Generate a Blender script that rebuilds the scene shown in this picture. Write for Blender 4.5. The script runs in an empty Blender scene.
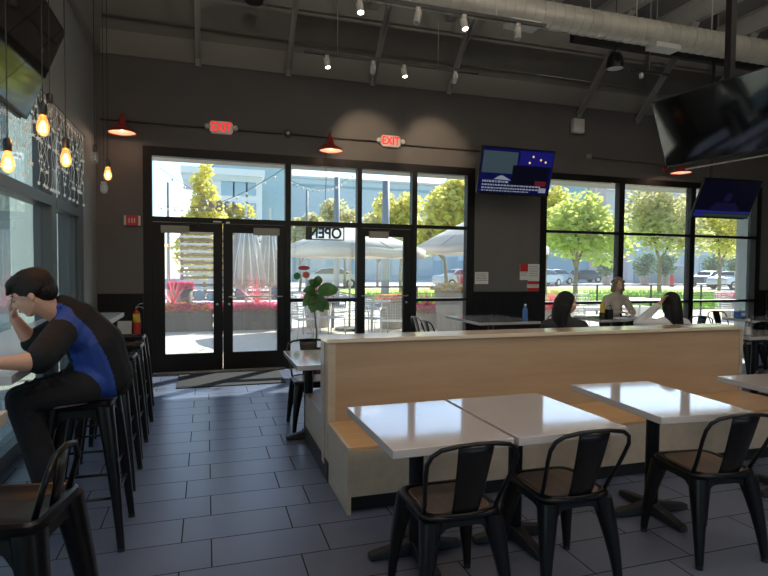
# Restaurant interior looking out through a storefront onto a sunny patio
UP_FILL_E = 98
PANEL_FILL_E, SUN_E, SKY_E, EXPO = 11, 5.2, .15, 1.25
import bpy, bmesh, math, random
from mathutils import Vector, Matrix, noise
random.seed(7)
SC = bpy.context.scene
COL = SC.collection
PI = math.pi
R = math.radians

# ---------------------------------------------------------------- camera model (measured from the photograph)
F, CX, CY, EYE = 556.0, 384.0, 288.0, 1.46
def _axes():
    Y = Vector((206.5-CX, -(266.0-CY), -F)).normalized()
    X = Vector((2100.0-CX, -(282.0-CY), -F)); X = (X - Y*X.dot(Y)).normalized()
    return X, Y, X.cross(Y)
AX, AY, AZ = _axes()
def ray(px, py):
    c = Vector((px-CX, -(py-CY), -F))
    return Vector((AX.dot(c), AY.dot(c), AZ.dot(c)))
EYEV = Vector((0, 0, EYE))
def onz(px, py, z): d = ray(px, py); return EYEV + d*((z-EYE)/d.z)
def ony(px, py, y): d = ray(px, py); return EYEV + d*(y/d.y)
def onx(px, py, x): d = ray(px, py); return EYEV + d*(x/d.x)

# ---------------------------------------------------------------- materials
MATS = {}
def _set(b, **k):
    for n, v in k.items():
        if n in b.inputs: b.inputs[n].default_value = v
def mat(name, col, rough=.5, metal=0., spec=.5, bump=0, bscale=60, var=0, vscale=4, emis=None, estr=0, coat=0, trans=0, sheen=0, stretch=(1,1,1)):
    m = bpy.data.materials.new(name); m.use_nodes = True
    nt = m.node_tree; b = nt.nodes['Principled BSDF']
    b.inputs['Base Color'].default_value = (*col, 1)
    b.inputs['Roughness'].default_value = rough
    b.inputs['Metallic'].default_value = metal
    b.inputs['Specular IOR Level'].default_value = spec
    b.inputs['Coat Weight'].default_value = coat
    b.inputs['Coat Roughness'].default_value = .05
    b.inputs['Sheen Weight'].default_value = sheen
    if emis: b.inputs['Emission Color'].default_value = (*emis, 1); b.inputs['Emission Strength'].default_value = estr
    tc = nt.nodes.new('ShaderNodeTexCoord'); mp = nt.nodes.new('ShaderNodeMapping'); mp.inputs['Scale'].default_value = stretch
    nt.links.new(tc.outputs['Object'], mp.inputs['Vector'])
    if var:
        n = nt.nodes.new('ShaderNodeTexNoise'); n.inputs['Scale'].default_value = vscale; n.inputs['Detail'].default_value = 4
        nt.links.new(mp.outputs[0], n.inputs['Vector'])
        cr = nt.nodes.new('ShaderNodeValToRGB')
        cr.color_ramp.elements[0].position = .3; cr.color_ramp.elements[1].position = .7
        cr.color_ramp.elements[0].color = (*[c*(1-var) for c in col], 1); cr.color_ramp.elements[1].color = (*[min(1, c*(1+var)) for c in col], 1)
        nt.links.new(n.outputs['Fac'], cr.inputs['Fac']); nt.links.new(cr.outputs['Color'], b.inputs['Base Color'])
    if bump:
        n2 = nt.nodes.new('ShaderNodeTexNoise'); n2.inputs['Scale'].default_value = bscale; n2.inputs['Detail'].default_value = 3
        nt.links.new(mp.outputs[0], n2.inputs['Vector'])
        bp = nt.nodes.new('ShaderNodeBump'); bp.inputs['Strength'].default_value = bump; bp.inputs['Distance'].default_value = .02
        nt.links.new(n2.outputs['Fac'], bp.inputs['Height']); nt.links.new(bp.outputs['Normal'], b.inputs['Normal'])
    if trans:      # thin translucent leaf or cloth
        t = nt.nodes.new('ShaderNodeBsdfTranslucent'); t.inputs['Color'].default_value = (*col, 1)
        if var: nt.links.new(cr.outputs['Color'], t.inputs['Color'])
        mx = nt.nodes.new('ShaderNodeMixShader'); mx.inputs[0].default_value = trans
        nt.links.new(b.outputs[0], mx.inputs[1]); nt.links.new(t.outputs[0], mx.inputs[2])
        nt.links.new(mx.outputs[0], nt.nodes['Material Output'].inputs['Surface'])
    MATS[name] = m
    return m
def glass(name, tint, refl=1.0, haze=0):
    m = bpy.data.materials.new(name); m.use_nodes = True; nt = m.node_tree; nt.nodes.clear()
    o = nt.nodes.new('ShaderNodeOutputMaterial'); t = nt.nodes.new('ShaderNodeBsdfTransparent'); g = nt.nodes.new('ShaderNodeBsdfGlossy')
    t.inputs['Color'].default_value = (*tint, 1); g.inputs['Roughness'].default_value = .01; g.inputs['Color'].default_value = (refl, refl, refl, 1)
    # Schlick reflectance, the same on both faces of the pane
    ge = nt.nodes.new('ShaderNodeNewGeometry'); dt = nt.nodes.new('ShaderNodeVectorMath'); dt.operation = 'DOT_PRODUCT'
    nt.links.new(ge.outputs['Incoming'], dt.inputs[0]); nt.links.new(ge.outputs['Normal'], dt.inputs[1])
    def mth(op, a, b=None):
        n = nt.nodes.new('ShaderNodeMath'); n.operation = op
        for i, v in enumerate((a, b)):
            if v is None: continue
            if isinstance(v, (int, float)): n.inputs[i].default_value = v
            else: nt.links.new(v, n.inputs[i])
        return n.outputs[0]
    fr = mth('ADD', mth('MULTIPLY', mth('POWER', mth('SUBTRACT', 1.0, mth('ABSOLUTE', dt.outputs['Value'])), 5.0), .96), .04)
    mx = nt.nodes.new('ShaderNodeMixShader')
    nt.links.new(fr, mx.inputs[0]); nt.links.new(t.outputs[0], mx.inputs[1]); nt.links.new(g.outputs[0], mx.inputs[2]); out = mx.outputs[0]
    if haze:       # translucent white mixed in to paint a hazy veil over the glass
        tl = nt.nodes.new('ShaderNodeBsdfTranslucent'); tl.inputs['Color'].default_value = (.9, .9, .88, 1)
        m2 = nt.nodes.new('ShaderNodeMixShader'); m2.inputs[0].default_value = haze
        nt.links.new(out, m2.inputs[1]); nt.links.new(tl.outputs[0], m2.inputs[2]); out = m2.outputs[0]
    nt.links.new(out, o.inputs['Surface'])
    MATS[name] = m
    return m
def wood(name, c1, c2, axis='X', scale=1.0, rough=.42, coat=.15):
    m = mat(name, c1, rough, coat=coat); nt = m.node_tree; b = nt.nodes['Principled BSDF']
    tc = nt.nodes.new('ShaderNodeTexCoord'); mp = nt.nodes.new('ShaderNodeMapping')
    mp.inputs['Scale'].default_value = {'X': (.7*scale, 9*scale, 9*scale), 'Y': (9*scale, .7*scale, 9*scale), 'Z': (9*scale, 9*scale, .7*scale)}[axis]
    n = nt.nodes.new('ShaderNodeTexNoise'); n.inputs['Scale'].default_value = 1.6; n.inputs['Detail'].default_value = 8; n.inputs['Roughness'].default_value = .62; n.inputs['Distortion'].default_value = .5
    nt.links.new(tc.outputs['Object'], mp.inputs[0]); nt.links.new(mp.outputs[0], n.inputs['Vector'])
    cr = nt.nodes.new('ShaderNodeValToRGB'); e = cr.color_ramp.elements
    e[0].position = .33; e[0].color = (*c2, 1); e[1].position = .66; e[1].color = (*c1, 1)
    nt.links.new(n.outputs['Fac'], cr.inputs[0]); nt.links.new(cr.outputs[0], b.inputs['Base Color'])
    return m

# ---------------------------------------------------------------- mesh builder
class MB:
    def __init__(s): s.bm = bmesh.new()
    def box(s, x0, x1, y0, y1, z0, z1, M=None):
        v = [s.bm.verts.new((x, y, z)) for z in (z0, z1) for y in (y0, y1) for x in (x0, x1)]
        for f in ((0,2,3,1), (4,5,7,6), (0,1,5,4), (2,6,7,3), (0,4,6,2), (1,3,7,5)): s.bm.faces.new([v[i] for i in f])
        if M is not None:
            for q in v: q.co = M @ q.co
        return s
    def loft(s, rings, closed=True, cap=True):
        rs = [[s.bm.verts.new(p) for p in r] for r in rings]
        n = len(rs[0])
        for a, b in zip(rs, rs[1:]):
            for i in range(n if closed else n-1):
                j = (i+1) % n
                s.bm.faces.new((a[i], a[j], b[j], b[i]))
        if cap and closed and n > 2:
            try: s.bm.faces.new(list(reversed(rs[0]))); s.bm.faces.new(rs[-1])
            except ValueError: pass
        return s
    def lathe(s, prof, c=(0,0,0), n=24, M=None, cap=True):
        c = Vector(c); rings = []
        for r, z in prof:
            r = max(r, 1e-4)
            ring = [Vector((r*math.cos(2*PI*i/n), r*math.sin(2*PI*i/n), z)) for i in range(n)]
            if M is not None: ring = [M @ p for p in ring]
            rings.append([p + c for p in ring])
        return s.loft(rings, cap=cap)
    def tube(s, pts, r, n=8, closed=False):
        pts = [Vector(p) for p in pts]; m = len(pts)
        rr = r if isinstance(r, (list, tuple)) else [r]*m
        rings = []; prev = None
        for i, p in enumerate(pts):
            if closed: t = pts[(i+1) % m] - pts[i-1]
            else: t = pts[min(i+1, m-1)] - pts[max(i-1, 0)]
            t.normalize()
            if prev is None:
                u = t.orthogonal().normalized()
            else:
                u = prev - t*prev.dot(t)
                u = u.normalized() if u.length > 1e-6 else t.orthogonal().normalized()
            prev = u; w = t.cross(u)
            rings.append([p + (u*math.cos(2*PI*k/n) + w*math.sin(2*PI*k/n))*rr[i] for k in range(n)])
        if closed: rings.append(rings[0]); return s.loft(rings, cap=False)
        return s.loft(rings)
    def cyl(s, a, b, r, r2=None, n=16): return s.tube([a, b], [r, r if r2 is None else r2], n)
    def prism(s, poly, d, M=None):      # poly in XY, extruded by z 0..d, then M
        lo = [Vector((x, y, 0)) for x, y in poly]; hi = [Vector((x, y, d)) for x, y in poly]
        if M is not None: lo = [M @ p for p in lo]; hi = [M @ p for p in hi]
        return s.loft([lo, hi])
    def ell(s, c, r, M=None, n=12, m=8):
        c = Vector(c); rx, ry, rz = (r, r, r) if isinstance(r, (int, float)) else r
        rings = []
        for j in range(m+1):
            a = -PI/2 + PI*j/m; cr = max(math.cos(a), .02)
            ring = [Vector((rx*cr*math.cos(2*PI*i/n), ry*cr*math.sin(2*PI*i/n), rz*math.sin(a))) for i in range(n)]
            if M is not None: ring = [M @ p for p in ring]
            rings.append([p + c for p in ring])
        return s.loft(rings)
    def cap(s, a, b, ra, rb, n=14):     # tapered capsule
        a, b = Vector(a), Vector(b); d = b - a; L = d.length; q = d.to_track_quat('Z', 'Y').to_matrix()
        prof = []
        for j in range(5): t = -PI/2 + PI/2*j/4; prof.append((ra*math.cos(t), ra*math.sin(t)))
        for j in range(5): t = PI/2*j/4; prof.append((rb*math.cos(t), L + rb*math.sin(t)))
        return s.lathe(prof, a, n, q)
    def quad(s, a, b, c, d):
        s.bm.faces.new([s.bm.verts.new(p) for p in (a, b, c, d)]); return s
    def out(s, name, m, parent=None, smooth=False, bevel=0, seg=2, sub=0, solid=0):
        bm = s.bm
        bmesh.ops.recalc_face_normals(bm, faces=bm.faces)
        me = bpy.data.meshes.new(name); bm.to_mesh(me); bm.free()
        o = bpy.data.objects.new(name, me); COL.objects.link(o)
        if m is not None: me.materials.append(m)
        if parent is not None: o.parent = parent
        if smooth:
            for p in me.polygons: p.use_smooth = True
        if solid:
            md = o.modifiers.new('solid', 'SOLIDIFY'); md.thickness = solid; md.offset = 0
        if bevel:
            md = o.modifiers.new('bevel', 'BEVEL'); md.width = bevel; md.segments = seg; md.limit_method = 'ANGLE'; md.angle_limit = R(40)
            for p in me.polygons: p.use_smooth = True
            w = o.modifiers.new('wn', 'WEIGHTED_NORMAL'); w.keep_sharp = True
        if sub:
            md = o.modifiers.new('sub', 'SUBSURF'); md.levels = sub; md.render_levels = sub
        return o
def box(name, m, x0, x1, y0, y1, z0, z1, parent=None, bevel=0, M=None):
    return MB().box(x0, x1, y0, y1, z0, z1, M).out(name, m, parent, bevel=bevel)
def smooth_by_angle(o, deg=35):
    me = o.data
    for p in me.polygons: p.use_smooth = True
    md = o.modifiers.new('es', 'EDGE_SPLIT'); md.split_angle = R(deg)
def thing(name, label, cat, loc=(0,0,0), rz=0, group=None, rot=None):
    o = bpy.data.objects.new(name, None); COL.objects.link(o); o.empty_display_size = .1
    o.location = loc; o.rotation_euler = rot if rot else (0, 0, rz)
    o['label'] = label; o['category'] = cat
    if group: o['group'] = group
    return o
def tag(o, label, cat, group=None, kind=None):
    o['label'] = label; o['category'] = cat
    if group: o['group'] = group
    if kind: o['kind'] = kind
    return o
def struct(o): o['kind'] = 'structure'; return o
def sroot(name, loc=(0,0,0)):
    o = bpy.data.objects.new(name, None); COL.objects.link(o); o.location = loc; o['kind'] = 'structure'; return o
def lab(o, t): o['label'] = t; return o
def dup(root, label, loc=None, rz=None, group=None):
    def cp(o, par):
        c = o.copy(); COL.objects.link(c); c.parent = par
        for ch in list(o.children): cp(ch, c)
        return c
    r = cp(root, None)
    if loc is not None: r.location = loc
    if rz is not None: r.rotation_euler[2] = rz
    r['label'] = label
    if group: r['group'] = group
    return r
def text_mesh(name, body, size, m, parent=None, loc=(0,0,0), rot=(PI/2,0,0), depth=.002, mirror=False, align='CENTER', bold=0, sx=1):
    cu = bpy.data.curves.new(name, 'FONT'); cu.body = body; cu.size = size; cu.extrude = depth; cu.align_x = align; cu.align_y = 'CENTER'; cu.offset = bold
    t = bpy.data.objects.new(name, cu); COL.objects.link(t)
    dg = bpy.context.evaluated_depsgraph_get(); me = bpy.data.meshes.new_from_object(t.evaluated_get(dg))
    bpy.data.objects.remove(t)
    if mirror or sx != 1:
        for v in me.vertices: v.co.x *= (-1 if mirror else 1)*sx
        if mirror: me.flip_normals()
    o = bpy.data.objects.new(name, me); COL.objects.link(o); me.materials.clear(); me.materials.append(m)
    o.location = loc; o.rotation_euler = rot
    if parent: o.parent = parent
    return o
def bake(o):
    dg = bpy.context.evaluated_depsgraph_get(); me = bpy.data.meshes.new_from_object(o.evaluated_get(dg))
    o.modifiers.clear(); old = o.data; o.data = me
    return o
def blob(mb, name, m, parent, voxel=.007, smooth=4, inflate=0):
    """merge overlapping bodies of a builder into one continuous skin"""
    o = mb.out(name, m, parent)
    r = o.modifiers.new('r', 'REMESH'); r.mode = 'VOXEL'; r.voxel_size = voxel; r.use_smooth_shade = True
    s = o.modifiers.new('s', 'SMOOTH'); s.iterations = smooth; s.factor = .6
    bpy.context.view_layer.update()
    bake(o)
    for p in o.data.polygons: p.use_smooth = True
    return o
# ---------------------------------------------------------------- palette
M_wall = mat('charcoal_wall_paint', (.135, .125, .12), .72, bump=.08, bscale=90, var=.05, vscale=2)
M_upper = mat('upper_wall_panel', (.19, .18, .16), .7, var=.06, vscale=2)
M_ledge = mat('ledge_paint', (.30, .28, .25), .65)
M_leftw = mat('left_wall_paint', (.30, .31, .30), .6, bump=.05)
M_deck = mat('roof_deck_paint', (.22, .21, .19), .75)
M_steel = mat('painted_grey_steel', (.42, .41, .38), .5)
M_wains = mat('black_beadboard', (.007, .007, .007), .55, spec=.3)
M_frame = mat('black_bronze_aluminium', (.008, .007, .007), .45, spec=.3)
M_lframe = mat('dark_grey_aluminium', (.07, .08, .085), .45)
M_alu = mat('brushed_aluminium', (.55, .54, .5), .35, metal=1)
M_closer = mat('closer_cover_grey', (.33, .30, .25), .5)
M_black = mat('black_powder_coated_steel', (.004, .004, .0045), .3, spec=.35)
M_blackm = mat('matt_black_cast_iron', (.012, .012, .013), .5, bump=.1)
M_seatw = wood('dark_wood_seat', (.20, .13, .08), (.13, .08, .05), 'Y', 2, .35)
M_maple = wood('maple_laminate', (.44, .31, .20), (.38, .255, .155), 'X', .8, .38, .1)
M_maplee = wood('maple_laminate_end', (.48, .40, .31), (.41, .335, .25), 'Y', .8, .4, .1)
M_seatm = wood('bench_seat_wood', (.52, .33, .17), (.42, .25, .12), 'X', .8, .35, .25)
M_cap = wood('pale_laminate_cap', (.70, .58, .44), (.62, .50, .37), 'X', .8, .22, .5)
M_toe = mat('black_toe_kick', (.012, .011, .011), .5)
M_top = mat('white_solid_surface', (.50, .455, .44), .07, spec=.6, coat=.3, var=.04, vscale=3)
M_topg = mat('light_grey_counter_top', (.50, .53, .56), .2, spec=.6)
M_screenk = mat('glossy_black_screen', (.006, .006, .007), .06, spec=.9, coat=.6)
M_plk = mat('black_plastic', (.015, .015, .016), .4)
M_white = mat('white_plastic', (.72, .71, .68), .4)
M_wmetal = mat('white_painted_metal', (.62, .61, .58), .35)
M_galv = mat('galvanised_duct_paint', (.50, .48, .41), .42, metal=.15, var=.08, vscale=5)
M_red = mat('red_enamel', (.42, .025, .02), .35, coat=.4)
M_redp = mat('red_plastic', (.55, .03, .03), .35)
M_shadein = mat('warm_white_shade_inside', (.80, .62, .48), .6)
M_exitred = mat('lit_exit_letters', (.6, .02, .02), .4, emis=(1, .03, .03), estr=.38)
M_exitbody = mat('exit_sign_body', (.62, .54, .47), .5, emis=(.7, .5, .42), estr=.05)
M_fil = mat('glowing_filament', (1, .7, .3), .4, emis=(1, .66, .25), estr=9)
M_spotlit = mat('lit_spot_lens', (1, .9, .7), .4, emis=(1, .86, .62), estr=14)
M_spotoff = mat('unlit_spot_lens', (.5, .5, .48), .3)
M_clear = glass('clear_bulb_glass', (.9, .9, .88), 1, .22)
M_glass = glass('storefront_glass', (.90, .95, .975), .9, .02)
M_glassl = glass('tinted_side_glass', (.66, .74, .74), .9, .02)
M_cable = mat('dark_cable', (.02, .02, .02), .6)
M_conduit = mat('painted_conduit', (.05, .045, .04), .5)
M_silverwire = mat('silver_light_wire', (.8, .8, .77), .35, emis=(.9, .9, .8), estr=.05)
M_skin = mat('skin', (.56, .33, .24), .5, bump=.03, bscale=200)
M_skin2 = mat('light_skin', (.62, .40, .30), .5)
M_hair = mat('dark_brown_hair', (.008, .006, .006), .55, spec=.25, bump=.4, bscale=45, stretch=(5, 5, 1))
M_hairb = mat('blonde_brown_hair', (.30, .19, .10), .5, bump=.7, bscale=40, var=.35, vscale=40, stretch=(2, 2, 1))
M_shirtk = mat('black_work_shirt', (.009, .010, .013), .8, bump=.3, bscale=14, spec=.25)
M_shirtb = mat('royal_blue_panel', (.022, .062, .30), .7, bump=.3, bscale=14, spec=.3)
M_trous = mat('charcoal_trousers', (.014, .014, .017), .85, bump=.35, bscale=12, spec=.25)
M_hoodie = mat('white_sweatshirt', (.62, .60, .60), .85, bump=.3, bscale=18)
M_beige = mat('beige_jacket', (.50, .43, .36), .85, bump=.3, bscale=18)
M_jacket = mat('black_jacket', (.012, .012, .013), .7, bump=.25, bscale=18)
M_paper = mat('white_paper', (.78, .76, .73), .6)
M_blue = mat('blue_plastic', (.05, .16, .42), .35)
M_yellow = mat('mustard_yellow_plastic', (.75, .50, .04), .4)
# outdoors
M_conc = mat('patio_concrete', (.60, .55, .46), .85, var=.07, vscale=1.2, bump=.1, bscale=40)
M_road = mat('pale_asphalt', (.50, .49, .48), .9, var=.1)
M_side = mat('sidewalk_concrete', (.62, .58, .52), .9)
M_grass = mat('lawn_grass', (.36, .55, .06), .9, var=.35, vscale=3)
M_leafy = mat('yellow_green_leaves', (.74, .68, .20), .6, var=.25, vscale=2.5, trans=.6)
M_leafg = mat('fresh_green_leaves', (.62, .66, .20), .6, var=.25, vscale=2.5, trans=.6)
M_leafo = mat('autumn_olive_leaves', (.62, .57, .30), .6, var=.3, vscale=3, trans=.55)
M_leafd = mat('deep_green_leaves', (.18, .28, .16), .7, var=.3, vscale=3, trans=.25)
M_houseleaf = mat('fiddle_leaf_green', (.06, .16, .035), .35, var=.25, vscale=9, trans=.3)
M_bark = mat('tree_bark', (.22, .16, .12), .9, bump=.5, bscale=12)
M_pinkl = mat('pink_spike_leaves', (.75, .13, .18), .5, var=.3, vscale=9, trans=.4)
M_magenta = mat('magenta_petals', (.85, .06, .42), .6, var=.3, vscale=18, trans=.3)
M_rose = mat('rose_red_petals', (.88, .08, .16), .6, var=.3, vscale=18, trans=.3)
M_yelf = mat('yellow_petals', (.85, .60, .04), .6, trans=.3)
M_plant = mat('grey_planter', (.05, .05, .05), .7, var=.08)
M_pot = mat('taupe_concrete_pot', (.36, .31, .26), .75)
M_soil = mat('dark_potting_soil', (.03, .022, .015), .95)
M_canvas = mat('white_parasol_canvas', (.80, .77, .72), .8, trans=.35)
M_canvasg = mat('grey_folded_canvas', (.45, .43, .42), .85, bump=.3, bscale=6, trans=.1)
M_slat = mat('white_slats', (.74, .70, .66), .6)
M_slatw = mat('warm_wood_slats', (.32, .20, .12), .6)
M_cush = mat('slate_blue_cushion', (.08, .12, .17), .85, bump=.2)
M_cushl = mat('pale_blue_cushion', (.28, .36, .44), .85, bump=.2)
M_sofa = mat('whitewashed_bench', (.66, .60, .54), .7)
M_mesh = mat('silver_mesh_metal', (.52, .52, .50), .4, metal=.6)
M_bldw = mat('white_stucco', (.80, .82, .82), .85)
M_bldt = mat('teal_grey_stucco', (.34, .48, .52), .85, var=.05)
M_bldl = mat('pale_blue_stucco', (.60, .68, .70), .85, var=.05)
M_bldp = mat('dusty_pink_stucco', (.62, .50, .48), .85)
M_bldc = mat('cream_stucco', (.66, .66, .62), .85)
M_bldwin = mat('pale_sky_window', (.28, .42, .50), .12, spec=.9)
M_bldwd = mat('dark_shop_window', (.10, .16, .19), .15, spec=.8)
M_extg = mat('grey_exterior_stucco', (.32, .37, .38), .85, var=.04)
M_soff = mat('grey_soffit_metal', (.30, .30, .28), .6)
M_carb = mat('silver_blue_car_paint', (.30, .38, .48), .3, metal=.5, coat=.8)
M_cars = mat('silver_car_paint', (.50, .51, .52), .3, metal=.5, coat=.8)
M_card = mat('dark_blue_car_paint', (.05, .07, .10), .3, metal=.4, coat=.8)
M_carg = mat('car_glass', (.04, .05, .06), .08, spec=.9)
M_tyre = mat('tyre_rubber', (.02, .02, .02), .8)
M_pole = mat('grey_street_pole', (.22, .25, .27), .6)

def tile_mat():
    m = mat('slate_floor_tile', (.05, .053, .06), .34, spec=.5); nt = m.node_tree; b = nt.nodes['Principled BSDF']
    tc = nt.nodes.new('ShaderNodeTexCoord'); mp = nt.nodes.new('ShaderNodeMapping')
    # rows .295 deep along Y, tiles .585 long along X; joints measured at X=.02 and X=-.13, row line at Y=2.77
    mp.inputs['Location'].default_value = (-.02 + .585*20, -2.77 + .295*61, 0)
    br = nt.nodes.new('ShaderNodeTexBrick'); br.offset = .15/.585; br.offset_frequency = 2; br.squash = 1
    br.inputs['Scale'].default_value = 1; br.inputs['Brick Width'].default_value = .585; br.inputs['Row Height'].default_value = .295
    br.inputs['Mortar Size'].default_value = .004; br.inputs['Mortar Smooth'].default_value = .2; br.inputs['Bias'].default_value = 0
    br.inputs['Color1'].default_value = (.104, .124, .184, 1); br.inputs['Color2'].default_value = (.118, .140, .204, 1); br.inputs['Mortar'].default_value = (.010, .010, .012, 1)
    nt.links.new(tc.outputs['Object'], mp.inputs[0]); nt.links.new(mp.outputs[0], br.inputs['Vector'])
    n = nt.nodes.new('ShaderNodeTexNoise'); n.inputs['Scale'].default_value = 5; n.inputs['Detail'].default_value = 6
    mp2 = nt.nodes.new('ShaderNodeMapping'); mp2.inputs['Scale'].default_value = (.5, 2, 1); nt.links.new(tc.outputs['Object'], mp2.inputs[0]); nt.links.new(mp2.outputs[0], n.inputs['Vector'])
    mx = nt.nodes.new('ShaderNodeMix'); mx.data_type = 'RGBA'; mx.blend_type = 'MULTIPLY'; mx.inputs['Factor'].default_value = 1
    cr = nt.nodes.new('ShaderNodeValToRGB'); cr.color_ramp.elements[0].color = (.88, .88, .88, 1); cr.color_ramp.elements[1].color = (1.1, 1.1, 1.1, 1)
    nt.links.new(n.outputs['Fac'], cr.inputs[0]); nt.links.new(br.outputs['Color'], mx.inputs[6]); nt.links.new(cr.outputs[0], mx.inputs[7]); nt.links.new(mx.outputs[2], b.inputs['Base Color'])
    rr = nt.nodes.new('ShaderNodeMapRange'); rr.inputs['To Min'].default_value = .30; rr.inputs['To Max'].default_value = .32
    nt.links.new(n.outputs['Fac'], rr.inputs['Value'])
    mxr = nt.nodes.new('ShaderNodeMix'); mxr.inputs[3].default_value = .95; nt.links.new(br.outputs['Fac'], mxr.inputs[0]); nt.links.new(rr.outputs[0], mxr.inputs[2]); nt.links.new(mxr.outputs[0], b.inputs['Roughness'])
    bp = nt.nodes.new('ShaderNodeBump'); bp.inputs['Strength'].default_value = .08; bp.inputs['Distance'].default_value = .002; bp.invert = True
    nt.links.new(br.outputs['Fac'], bp.inputs['Height']); nt.links.new(bp.outputs[0], b.inputs['Normal'])
    return m
M_tile = tile_mat()

M_amber = glass('amber_bulb_glass', (1, .72, .38))
_nt = M_amber.node_tree; _o = _nt.nodes['Material Output']; _l = _o.inputs['Surface'].links[0].from_socket
_e = _nt.nodes.new('ShaderNodeEmission'); _e.inputs['Color'].default_value = (1, .42, .10, 1); _e.inputs['Strength'].default_value = .32
_a = _nt.nodes.new('ShaderNodeAddShader'); _nt.links.new(_l, _a.inputs[0]); _nt.links.new(_e.outputs[0], _a.inputs[1]); _nt.links.new(_a.outputs[0], _o.inputs['Surface'])
# ---------------------------------------------------------------- the room shell
BW, LW, RW, SW = 8.04, -1.36, 10.38, -4.6      # inner faces of back, left, right and south walls
ZC = 5.62
fl = box('floor', M_tile, LW-.2, RW+.2, SW-.2, BW+.02, -.12, 0); struct(fl)
# back wall: openings X -.80..4.07 (z 0..3.045) and 5.28..10.18 (z 0..3.065)
w = MB()
T = .22
w.box(LW-.2, -.80, BW, BW+T, 0, 4.19); w.box(4.07, 5.28, BW, BW+T, 0, 4.19); w.box(10.18, RW+.2, BW, BW+T, 0, 4.19)
w.box(-.80, 4.07, BW, BW+T, 3.045, 4.19); w.box(5.28, 10.18, BW, BW+T, 3.065, 4.19)
struct(w.out('wall_back', M_wall))
struct(MB().box(LW-.2, RW+.2, BW+.01, BW+T, 4.19, 5.9).out('wall_back_upper', M_upper))
struct(MB().box(LW, RW, BW-.02, BW+.01, 4.19, 4.50).out('trim_1', M_ledge))
# left wall: glazing openings along the counter
w = MB(); LT = .2
w.box(LW-LT, LW, 7.17, BW, 0, 5.9); w.box(LW-LT, LW, SW, 7.17, 2.90, 5.9); w.box(LW-LT, LW, SW, -3.3, 0, 2.9)
struct(w.out('wall_left', M_leftw))
struct(MB().box(LW, LW+.07, SW, BW-.03, 4.19, 5.6).out('trim_7', M_ledge))
struct(box('wall_right', M_wall, RW, RW+.2, SW, BW, 0, 5.9))
# south wall behind the camera with its own shopfront opening
w = MB(); w.box(LW-.2, 1.0, SW-.2, SW, 0, 5.9); w.box(7.5, RW+.2, SW-.2, SW, 0, 5.9); w.box(1.0, 7.5, SW-.2, SW, 3.0, 5.9); w.box(1.0, 7.5, SW-.2, SW, 0, .9)
struct(w.out('wall_front', M_leftw))
struct(box('ceiling', M_deck, LW-.2, RW+.2, SW-.2, BW+T, ZC, ZC+.25))
# wainscot and baseboards
def wains(x0, x1, nm):
    m = MB(); m.box(x0, x1, BW-.012, BW-.001, 0, 1.06); n = int((x1-x0)/.05)
    for i in range(n):
        x = x0 + (i+.5)*(x1-x0)/n; m.box(x-.019, x+.019, BW-.02, BW-.010, .1, 1.04)
    m.box(x0, x1, BW-.03, BW-.001, 1.04, 1.085); m.box(x0, x1, BW-.026, BW-.001, 0, .11)
    struct(m.out(nm, M_wains))
wains(LW+.005, -.805, 'trim_2'); wains(4.075, 5.275, 'trim_3'); wains(10.185, RW-.005, 'trim_4')
m = MB(); m.box(RW-.012, RW-.001, SW, BW-.03, 0, 1.06); m.box(RW-.03, RW-.001, SW, BW-.03, 1.04, 1.085); struct(m.out('trim_5', M_wains))

# ---------------------------------------------------------------- storefront frames
def rect_frame(mb, x0, x1, z0, z1, w, y0, y1, wt=None, wb=None):
    wt = wt or w; wb = wb or w
    mb.box(x0, x0+w, y0, y1, z0, z1); mb.box(x1-w, x1, y0, y1, z0, z1)
    mb.box(x0+w, x1-w, y0, y1, z0, z0+wb); mb.box(x0+w, x1-w, y0, y1, z1-wt, z1)
FY0, FY1 = BW-.01, BW+.11
def window(n, frame_boxes, panes, gm=M_glass, fm=M_frame):
    r = sroot('window_%d' % n)
    m = MB()
    for b in frame_boxes: m.box(*b)
    m.out('window_frame', fm, r)
    for p in panes: MB().box(*p).out('pane', gm, r)
    return r
GY0, GY1 = BW+.045, BW+.053
fy = (FY0, FY1)
# transom above the double doors
window(1, [(-.80, -.69, *fy, 0, 3.045), (-.69, 1.075, *fy, 2.925, 3.045), (-.69, 1.075, *fy, 2.05, 2.12), (1.075, 1.155, *fy, 0, 3.045)],
       [(-.69, 1.075, GY0, GY1, 2.12, 2.925)])
window(2, [(1.155, 2.14, *fy, 2.925, 3.045), (1.155, 2.14, *fy, 2.05, 2.12), (1.155, 2.14, *fy, .95, 1.0), (1.155, 2.14, *fy, 0, .10), (2.14, 2.21, *fy, 0, 3.045)],
       [(1.155, 2.14, GY0, GY1, 2.12, 2.925), (1.155, 2.14, GY0, GY1, 1.0, 2.05), (1.155, 2.14, GY0, GY1, .10, .95)])
window(3, [(2.21, 3.01, *fy, 2.925, 3.045), (2.21, 3.01, *fy, 2.05, 2.12), (3.01, 3.09, *fy, 0, 3.045)], [(2.21, 3.01, GY0, GY1, 2.12, 2.925)])
window(4, [(3.09, 3.94, *fy, 2.925, 3.045), (3.09, 3.94, *fy, 2.07, 2.12), (3.09, 3.94, *fy, .94, .985), (3.09, 3.94, *fy, 0, .1), (3.94, 4.07, *fy, 0, 3.045)],
       [(3.09, 3.94, GY0, GY1, 2.12, 2.925), (3.09, 3.94, GY0, GY1, .985, 2.07), (3.09, 3.94, GY0, GY1, .1, .94)])
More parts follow.
